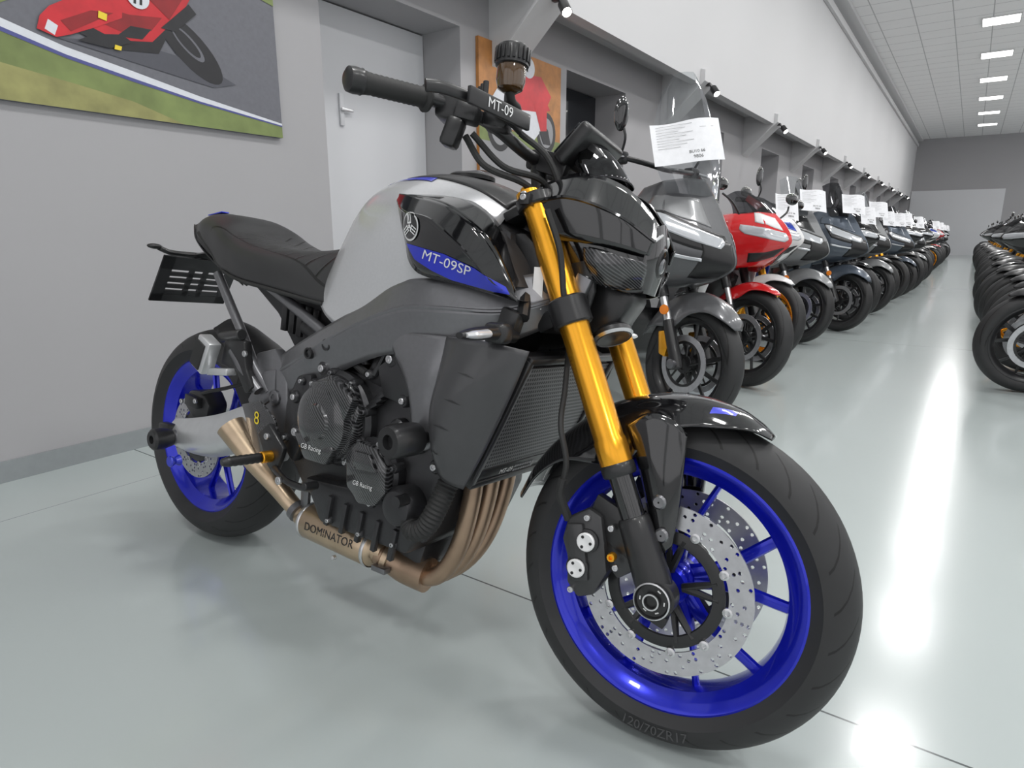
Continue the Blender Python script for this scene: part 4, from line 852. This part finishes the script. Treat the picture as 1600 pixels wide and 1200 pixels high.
        sf=G().surf([dbl(c) for c in [[(1.28,-.16,.74),(1.1,-.215,.76),(.86,-.20,.74)],[(1.24,-.19,.62),(1.02,-.235,.62),(.80,-.20,.62)],[(1.18,-.18,.46),(.98,-.225,.46),(.66,-.18,.46)],[(1.12,-.12,.30),(.92,-.16,.30),(.56,-.13,.30)],[(1.05,-.03,.19),(.88,-.05,.18),(.52,-.05,.20)]]],c2,20,22,'sep')
        P['side_fairing']=sf
        P['air_vent']=G().surf([[(1.585,-.02,.82),(1.50,-.07,.80),(1.42,-.11,.79)],[(1.53,-.02,.765),(1.46,-.06,.75),(1.40,-.09,.74)]],mblack,12,8,'sep').snap(bv,.003)
        P['fairing_stripe']=G().surf([[(1.20,-.218,.74),(1.05,-.238,.70),(.84,-.214,.66)],[(1.20,-.22,.66),(1.04,-.244,.62),(.82,-.215,.56)],[(1.16,-.207,.52),(1.0,-.236,.52),(.76,-.208,.50)]],blackp,12,8,'sep')
        P['nose_stripe']=G().surf([[(1.575,-.035,.925),(1.515,-.075,.935),(1.44,-.12,.955)],[(1.50,-.035,1.00),(1.46,-.06,1.005),(1.40,-.09,1.01)]],c2 if c2 is not dgrey else blackp,12,8,'sep').snap(bv,.003)
        P['windscreen']=G().surf([[(1.46,0,1.02),(1.41,-.09,1.02),(1.30,-.15,1.0)],[(1.36,0,1.10),(1.32,-.08,1.09),(1.25,-.12,1.06)],[(1.24,0,1.16),(1.21,-.06,1.15),(1.17,-.09,1.12)]],smoke,12,10,True)
        P['headlight']=G().surf([[(1.580,-.02,.905),(1.49,-.115,.93),(1.38,-.175,.945)],[(1.606,-.02,.875),(1.515,-.12,.895),(1.39,-.19,.915)],[(1.600,-.04,.855),(1.515,-.118,.870),(1.42,-.178,.890)]],lampm,14,8,'sep').snap(bv,.004)
        hz=.97; hx=1.12; hw=.33
    elif kind=='naked':
        g=G(); g.lathe([(0,-.08),(.06,-.06),(.09,0),(.095,.02),(.088,.035)],c2,(1.28,0,.90),(1,0,-.1),28); P['headlight_shell']=g
        P['headlight']=G().ell((1.30,0,.898),(.03,.078,.078),dlens)
        P['side_panel']=G().surf([dbl(c) for c in [[(1.12,-.14,.88),(.98,-.20,.90),(.82,-.20,.86)],[(1.17,-.13,.76),(1.0,-.215,.78),(.85,-.18,.76)],[(1.12,-.12,.64),(1.04,-.17,.66),(.95,-.16,.68)]]],c2,12,10,'sep')
        P['windscreen']=G().surf([[(1.33,0,.99),(1.31,-.07,.98),(1.27,-.10,.96)],[(1.27,0,1.07),(1.25,-.06,1.06),(1.21,-.08,1.04)]],smoke,8,6,True)
        hz=1.06; hx=1.06; hw=.39
    else:
        fc=G().surf([dbl(c) for c in [[(1.42,0,.61),(1.39,-.05,.60),(1.33,-.09,.59),(1.22,-.12,.56)],[(1.56,0,.645),(1.50,-.07,.645),(1.38,-.155,.65),(1.18,-.20,.62)],[(1.655,0,.70),(1.57,-.08,.715),(1.42,-.19,.75),(1.17,-.235,.74)],[(1.64,0,.78),(1.55,-.09,.81),(1.40,-.195,.87),(1.17,-.235,.87)],[(1.57,0,.88),(1.49,-.09,.90),(1.37,-.165,.94),(1.18,-.195,.94)],[(1.50,0,.98),(1.44,-.08,.985),(1.34,-.135,.99),(1.18,-.16,.98)],[(1.42,0,1.07),(1.38,-.06,1.07),(1.29,-.10,1.06),(1.18,-.12,1.03)]]],c1,40,36,True)
        P['front_cowl']=fc; bv=fc.bvh()
        P['nose_trim']=G().surf([[(1.63,-.008,.80),(1.58,-.05,.80),(1.53,-.085,.80)],[(1.66,-.008,.71),(1.60,-.05,.72),(1.55,-.085,.74)],[(1.58,-.008,.65),(1.53,-.045,.65),(1.48,-.08,.655)]],mblack,14,12,'sep').snap(bv,.003)
        P['lamp_surround']=G().surf([[(1.61,-.03,.835),(1.50,-.12,.875),(1.33,-.20,.935)],[(1.63,-.03,.80),(1.53,-.12,.835),(1.36,-.21,.89)],[(1.63,-.05,.755),(1.54,-.12,.765),(1.42,-.19,.80)]],mblack,20,12,'sep').snap(bv,.0025)
        P['headlight']=G().surf([[(1.61,-.04,.822),(1.50,-.125,.862),(1.35,-.20,.915)],[(1.63,-.045,.80),(1.53,-.125,.832),(1.37,-.21,.885)],[(1.63,-.065,.778),(1.54,-.12,.795),(1.42,-.19,.835)]],lampm,18,8,'sep').snap(bv,.006)
        P['running_light']=G().surf([[(1.56,-.095,.728),(1.50,-.14,.735),(1.42,-.185,.752)],[(1.56,-.095,.714),(1.50,-.138,.720),(1.42,-.183,.736)]],lampm,12,4,'sep').snap(bv,.005)
        P['cowl_panel']=G().surf([[(1.47,-.06,.98),(1.38,-.12,.985),(1.28,-.14,.985)],[(1.52,-.06,.91),(1.42,-.13,.925),(1.28,-.17,.945)],[(1.56,-.06,.865),(1.45,-.14,.895),(1.30,-.19,.92)]],c2,16,10,'sep').snap(bv,.003)
        P['side_cowl']=G().surf([dbl(c) for c in [[(1.28,-.21,.88),(1.15,-.24,.88),(1.06,-.2,.86)],[(1.31,-.20,.72),(1.18,-.24,.68),(1.06,-.2,.64)],[(1.25,-.13,.56),(1.15,-.18,.50),(1.05,-.16,.42)],[(1.15,-.08,.42),(1.08,-.12,.36),(1.0,-.12,.30)]]],c2,14,14,'sep')
        P['floor_board']=G().prism([(.45,.28),(.50,.40),(1.02,.40),(1.12,.5),(1.14,.42),(1.05,.26),(.9,.22)],-.19,.19,mblack,.02).surf([[(1.16,-.1,1.0),(1.18,-.18,.9),(1.16,-.22,.75)],[(1.08,0,.8),(1.06,-.15,.7),(1.06,-.2,.5)]],mblack,8,6,True)
        P['body_panel']=G().surf([[(-.25,-.03,.86),(-.05,-.12,.82),(.2,-.18,.76),(.5,-.19,.72),(.75,-.12,.66),(1.05,-.07,.62)],[(-.2,-.04,.74),(0,-.16,.70),(.25,-.21,.62),(.5,-.22,.56),(.75,-.16,.52),(1.05,-.09,.5)],[(-.05,-.08,.66),(.1,-.16,.60),(.3,-.2,.50),(.5,-.21,.42),(.75,-.17,.40),(1.05,-.1,.40)]],c1,22,14,'sep')
        P['seat']=G().surf([[(x,-y,z) for y,z in p] for x,p in [(-.25,[(0,.92),(.06,.91),(.09,.86)]),(.0,[(0,.90),(.11,.885),(.15,.82)]),(.2,[(0,.82),(.13,.81),(.18,.75)]),(.45,[(0,.79),(.12,.78),(.18,.72)]),(.66,[(0,.79),(.07,.78),(.11,.70)])]],seatm,12,20,True)
        if scr=='tall':
            P['windscreen']=G().surf([[(1.49,0,.99),(1.43,-.10,.995),(1.35,-.14,1.0)],[(1.44,0,1.14),(1.38,-.14,1.13),(1.30,-.18,1.12)],[(1.36,0,1.32),(1.32,-.13,1.31),(1.25,-.17,1.29)],[(1.30,0,1.47),(1.27,-.09,1.46),(1.23,-.13,1.43)],[(1.27,0,1.54),(1.25,-.04,1.535),(1.23,-.07,1.52)]],clear,16,20,True)
        else:
            P['windscreen']=G().surf([[(1.48,0,.99),(1.43,-.10,.995),(1.35,-.14,.99)],[(1.40,0,1.12),(1.35,-.11,1.11),(1.29,-.15,1.09)],[(1.29,0,1.30),(1.26,-.08,1.29),(1.21,-.11,1.26)]],smoke if scr=='dark' else clear,12,12,True)
        hz=1.14 if scr=='tall' else 1.08; hx=1.17; hw=.38
        g=G(); g.lathe([(0,0),(.02,0),(.022,.008),(0,.012)],amber,(1.42,-.128,.50),(.3,-.95,0),16); P['reflector']=g
    g=G()
    hp=[(hx-.12,-hw,hz),(hx-.06,-hw*.7,hz+.015),(hx,-.12,hz),(hx+.01,0,hz-.01),(hx,.12,hz),(hx-.06,hw*.7,hz+.015),(hx-.12,hw,hz)]
    g.tube(hp,.012,mblack,10,res=24)
    for s in (-1,1):
        g.tube([(hx-.125,s*(hw+.01),hz),(hx-.075,s*(hw-.12),hz+.01)],.018,rubber,12); g.box((hx-.055,s*(hw-.15),hz+.012),(.06,.06,.055),mblack,bev=.2)
        g.tube([(hx-.02,s*(hw-.14),hz+.01),(hx-.01,s*(hw-.04),hz),(hx-.04,s*(hw+.01),hz-.005)],.007,mblack if kind!='scooter' else dsteel,8,res=8)
    P['handlebar']=g
    g=G(); g.mg=G()
    for s,q in ((-1,g),(1,g.mg)):
        if kind=='sport': b=Vector((1.36,s*.17,1.0)); t=Vector((1.33,s*.30,1.10))
        else: b=Vector((hx-.05,s*(hw-.15),hz+.02)); t=Vector((hx-.03,s*(hw-.13),hz+.14))
        q.tube([b,b*.4+t*.6+Vector((.02,0,0)),t],.006,mblack,8,res=8)
        q.ell(t+Vector((0,s*.02,.05)),(.018,.058,.036) if kind!='scooter' else (.014,.040,.075),gblack,16,10)
    P['mirror']=g
    return P
SUB={'front_tire':('front_wheel','tire'),'front_brake_disc':('front_wheel','brake_disc'),'rear_tire':('rear_wheel','tire'),'rear_brake_disc':('rear_wheel','brake_disc')}
THIN={'front_fender','tail_fairing','front_fairing','side_fairing','front_cowl','side_cowl','body_panel','seat','fuel_tank','side_panel','fairing_stripe'}
TRIM={'nose_trim','headlight','running_light','air_vent','nose_stripe','lamp_surround','cowl_panel'}
def assemble(P,root):
    obs={}
    for n,g in P.items():
        if n in SUB: continue
        s=.002 if n in TRIM and len(g.v)<400 and g.mg else (.004 if n in THIN else 0)
        o=g.make(n,root,solid=s,angle=24 if n in THIN and n!='seat' else 38); obs[n]=o
        if g.mg: obs[n+'#2']=g.other
    for n,(p,nm) in SUB.items(): obs[n]=P[n].make(nm,obs[p])
    return obs
dgrey=M('paint_dark_grey',(.12,.122,.128),.3,.33,.6); mgrey=M('paint_mid_grey',(.24,.245,.25),.3,.35,.5); redp=M('paint_red',(.62,.012,.015),0,.22,1); whp=M('paint_white',(.78,.78,.78),0,.25,1); bluem=M('paint_slate_blue',(.08,.10,.13),.3,.35,.6); bluer=M('paint_racing_blue',(.01,.05,.45),.1,.25,1); blackp=M('paint_black',(.013,.013,.014),0,.22,.8); orp=M('paint_orange',(.7,.18,.01),0,.3,.8); yelp=M('paint_yellow',(.75,.5,.02),0,.3,.8); silv=M('paint_silver',(.42,.43,.45),.6,.35,.4)
kinds=[
 ('scooter',dgrey,mgrey,mblack,mblack,'tall','large grey scooter with tall clear windscreen','scooter'),
 ('sport',redp,whp,mblack,mblack,'x','red and white faired sport motorcycle with red fender','motorcycle'),
 ('sport',whp,bluer,gold,gold,'x','white and blue faired sport motorcycle with gold wheels','motorcycle'),
 ('scooter',mgrey,blackp,mblack,mblack,'short','grey and black scooter with short clear windscreen','scooter'),
 ('scooter',bluem,bluem,mblack,mblack,'dark','slate blue scooter with dark windscreen','scooter'),
 ('naked',blackp,dgrey,mblack,gold,'x','black naked motorcycle with gold fork','motorcycle'),
 ('naked',silv,orp,mblack,gold,'x','silver and orange naked motorcycle','motorcycle'),
 ('sport',blackp,dgrey,mblack,mblack,'x','black faired sport motorcycle','motorcycle'),
 ('naked',yelp,blackp,mblack,gold,'x','yellow and black naked motorcycle','motorcycle'),
 ('naked',redp,blackp,mblack,mblack,'x','red and black naked motorcycle','motorcycle'),
 ('naked',blackp,blackp,gold,mblack,'x','black naked motorcycle with gold wheels','motorcycle'),
]
PR=[parked(*k[:6]) for k in kinds]; TEM={}; MER={}
def place(ki,X,Yf,face,group,full=True,lean=.11,yaw=.3,sc=1.0):
    k=kinds[ki]; nm='scooter' if k[7]=='scooter' else 'motorcycle'; WB=(1.5 if k[0]=='scooter' else 1.42)*sc
    rz=(-pi/2-yaw if face<0 else pi/2+yaw)
    loc=(X-WB*math.cos(rz),Yf-WB*math.sin(rz),.003); mw=Matrix.Translation(loc)@Euler((-lean,0,rz)).to_matrix().to_4x4()@Matrix.Scale(sc,4)
    if full:
        e=empty(nm,loc,(-lean,0,rz),k[6],k[7],group); e.scale=(sc,)*3
        if ki not in TEM: TEM[ki]=assemble(PR[ki],e)
        else:
            new={}
            for n,o in TEM[ki].items():
                c=o.copy(); COL.objects.link(c); new[n]=c
            for n,c in new.items(): c.parent=new[SUB[n][0]] if n in SUB else e
    else:
        if ki not in MER:
            g=G()
            for n,q in PR[ki].items(): g.merge(q)
            MER[ki]=g.mesh(nm)
        o=bpy.data.objects.new(nm,MER[ki]); COL.objects.link(o); o.location=loc; o.rotation_euler=(-lean,0,rz); o.scale=(sc,)*3; thing(o,k[6],k[7],group)
    return mw
paper=M('paper_white',C('#e6e7ea'),0,.6); ink=M('ink_black',(.06,.06,.06),0,.6)
def sheet(p,w,h,rot,label,big=False):
    g=G(); n=8; V=[]
    for i in range(n):
        for j in range(6):
            u=(i/(n-1)-.5)*w; v=(j/5-.5)*h; V.append((u,.015*math.sin(i*.9)*(.3+j*.1)+.03*(u/w)**2,v))
    g.add(V,[(i*6+j,i*6+j+1,(i+1)*6+j+1,(i+1)*6+j) for i in range(n-1) for j in range(5)],paper)
    bv=g.bvh()
    def pj(p):
        hh=bv.ray_cast(Vector((p[0],-1,p[2])),Vector((0,1,0))); return Vector((p[0],(hh[0].y if hh[0] else 0)-.0015,p[2]))
    g.text('BU10 66',h*.095,ink,(w*.12,0,-h*.26),(1,0,0),(0,0,1),pj); g.text('9806',h*.105,ink,(w*.13,0,-h*.38),(1,0,0),(0,0,1),pj)
    for k in range(9): g.add([pj((a,0,b)) for a,b in ((-w*.42,h*(.42-.065*k)),(w*(.1-.1*(k%3)),h*(.42-.065*k)),(w*(.1-.1*(k%3)),h*(.411-.065*k)),(-w*.42,h*(.411-.065*k)))],[(0,1,2,3)],greyt)
    g.add([pj((a,0,b)) for a,b in ((w*.2,h*.3),(w*.4,h*.3),(w*.4,h*.292),(w*.2,h*.292))],[(0,1,2,3)],greyt)
    o=g.make('price_sheet'); o.location=p; o.rotation_euler=rot; thing(o,label,'paper sheet','price sheets on the parked bikes')
GL='row of parked bikes along the grey wall'; GR='row of parked bikes across the aisle'
mw=place(0,2.95,1.04,-1,GL,sc=1.08,yaw=.42); sheet(mw@Vector((1.44,-.15,1.20)),.31,.21,(-.45,-.10,-1.0),'white printed price sheet taped to a scooter windscreen')
left=[(1,3.92,1.04,.42),(2,4.80,1.15,.36),(3,5.80,1.12,.36),(4,6.75,.95,.36),(7,7.6,.98,.33),(3,8.45,.92,.33),(6,9.3,.95,.3),(5,10.15,.9,.3)]
for ki,X,Yf,yw in left:
    sco=kinds[ki][0]=='scooter'
    mw=place(ki,X,Yf,-1,GL,yaw=yw,sc=1.06 if sco else 1.0)
    if ki!=1: sheet(mw@Vector((1.50,-.06,1.10) if sco else (1.50,-.08,1.08)),.22 if sco else .16,.19,(-.45,0.1,-.9),'white printed price sheet taped to a '+('scooter windscreen' if sco else 'motorcycle screen'))
X=11.0; seq=[4,5,7,3,9,6,4,5,7,2,3,6,1,5,4,9]
i=0
while X<31:
    mw=place(seq[i%16],X,.88+random.uniform(-.08,.08),-1,GL,full=X<14)
    if i%3==0: sheet(mw@Vector((1.52,-.06,1.10)),.18,.20,(-.45,.1,-.9),'white printed price sheet taped to a motorcycle screen')
    X+=.82; i+=1
X=4.72; seq=[5,9,10,8,5,7,9,6,5,8,7,5,6,2,9]; i=0
while X<31: place(seq[i%15],X,-.36-random.uniform(0,.1),1,GR,full=X<12,yaw=.15); X+=.74; i+=1
# ------------------------------------------------------------------ camera, world
w=bpy.data.worlds.new('w'); bpy.context.scene.world=w; w.use_nodes=True; w.node_tree.nodes['Background'].inputs[0].default_value=(.98,.98,1,1); w.node_tree.nodes['Background'].inputs[1].default_value=1.0
cd=bpy.data.cameras.new('camera'); cd.sensor_width=36; cd.lens=1003.8/1600*36; cd.clip_start=.02
co=bpy.data.objects.new('camera',cd); co.location=(0,0,.9055); co.rotation_euler=(pi/2-.2300,0,.6096-pi/2); COL.objects.link(co); bpy.context.scene.camera=co
bpy.context.scene.view_settings.view_transform='Standard'
bpy.context.scene.view_settings.exposure=.08
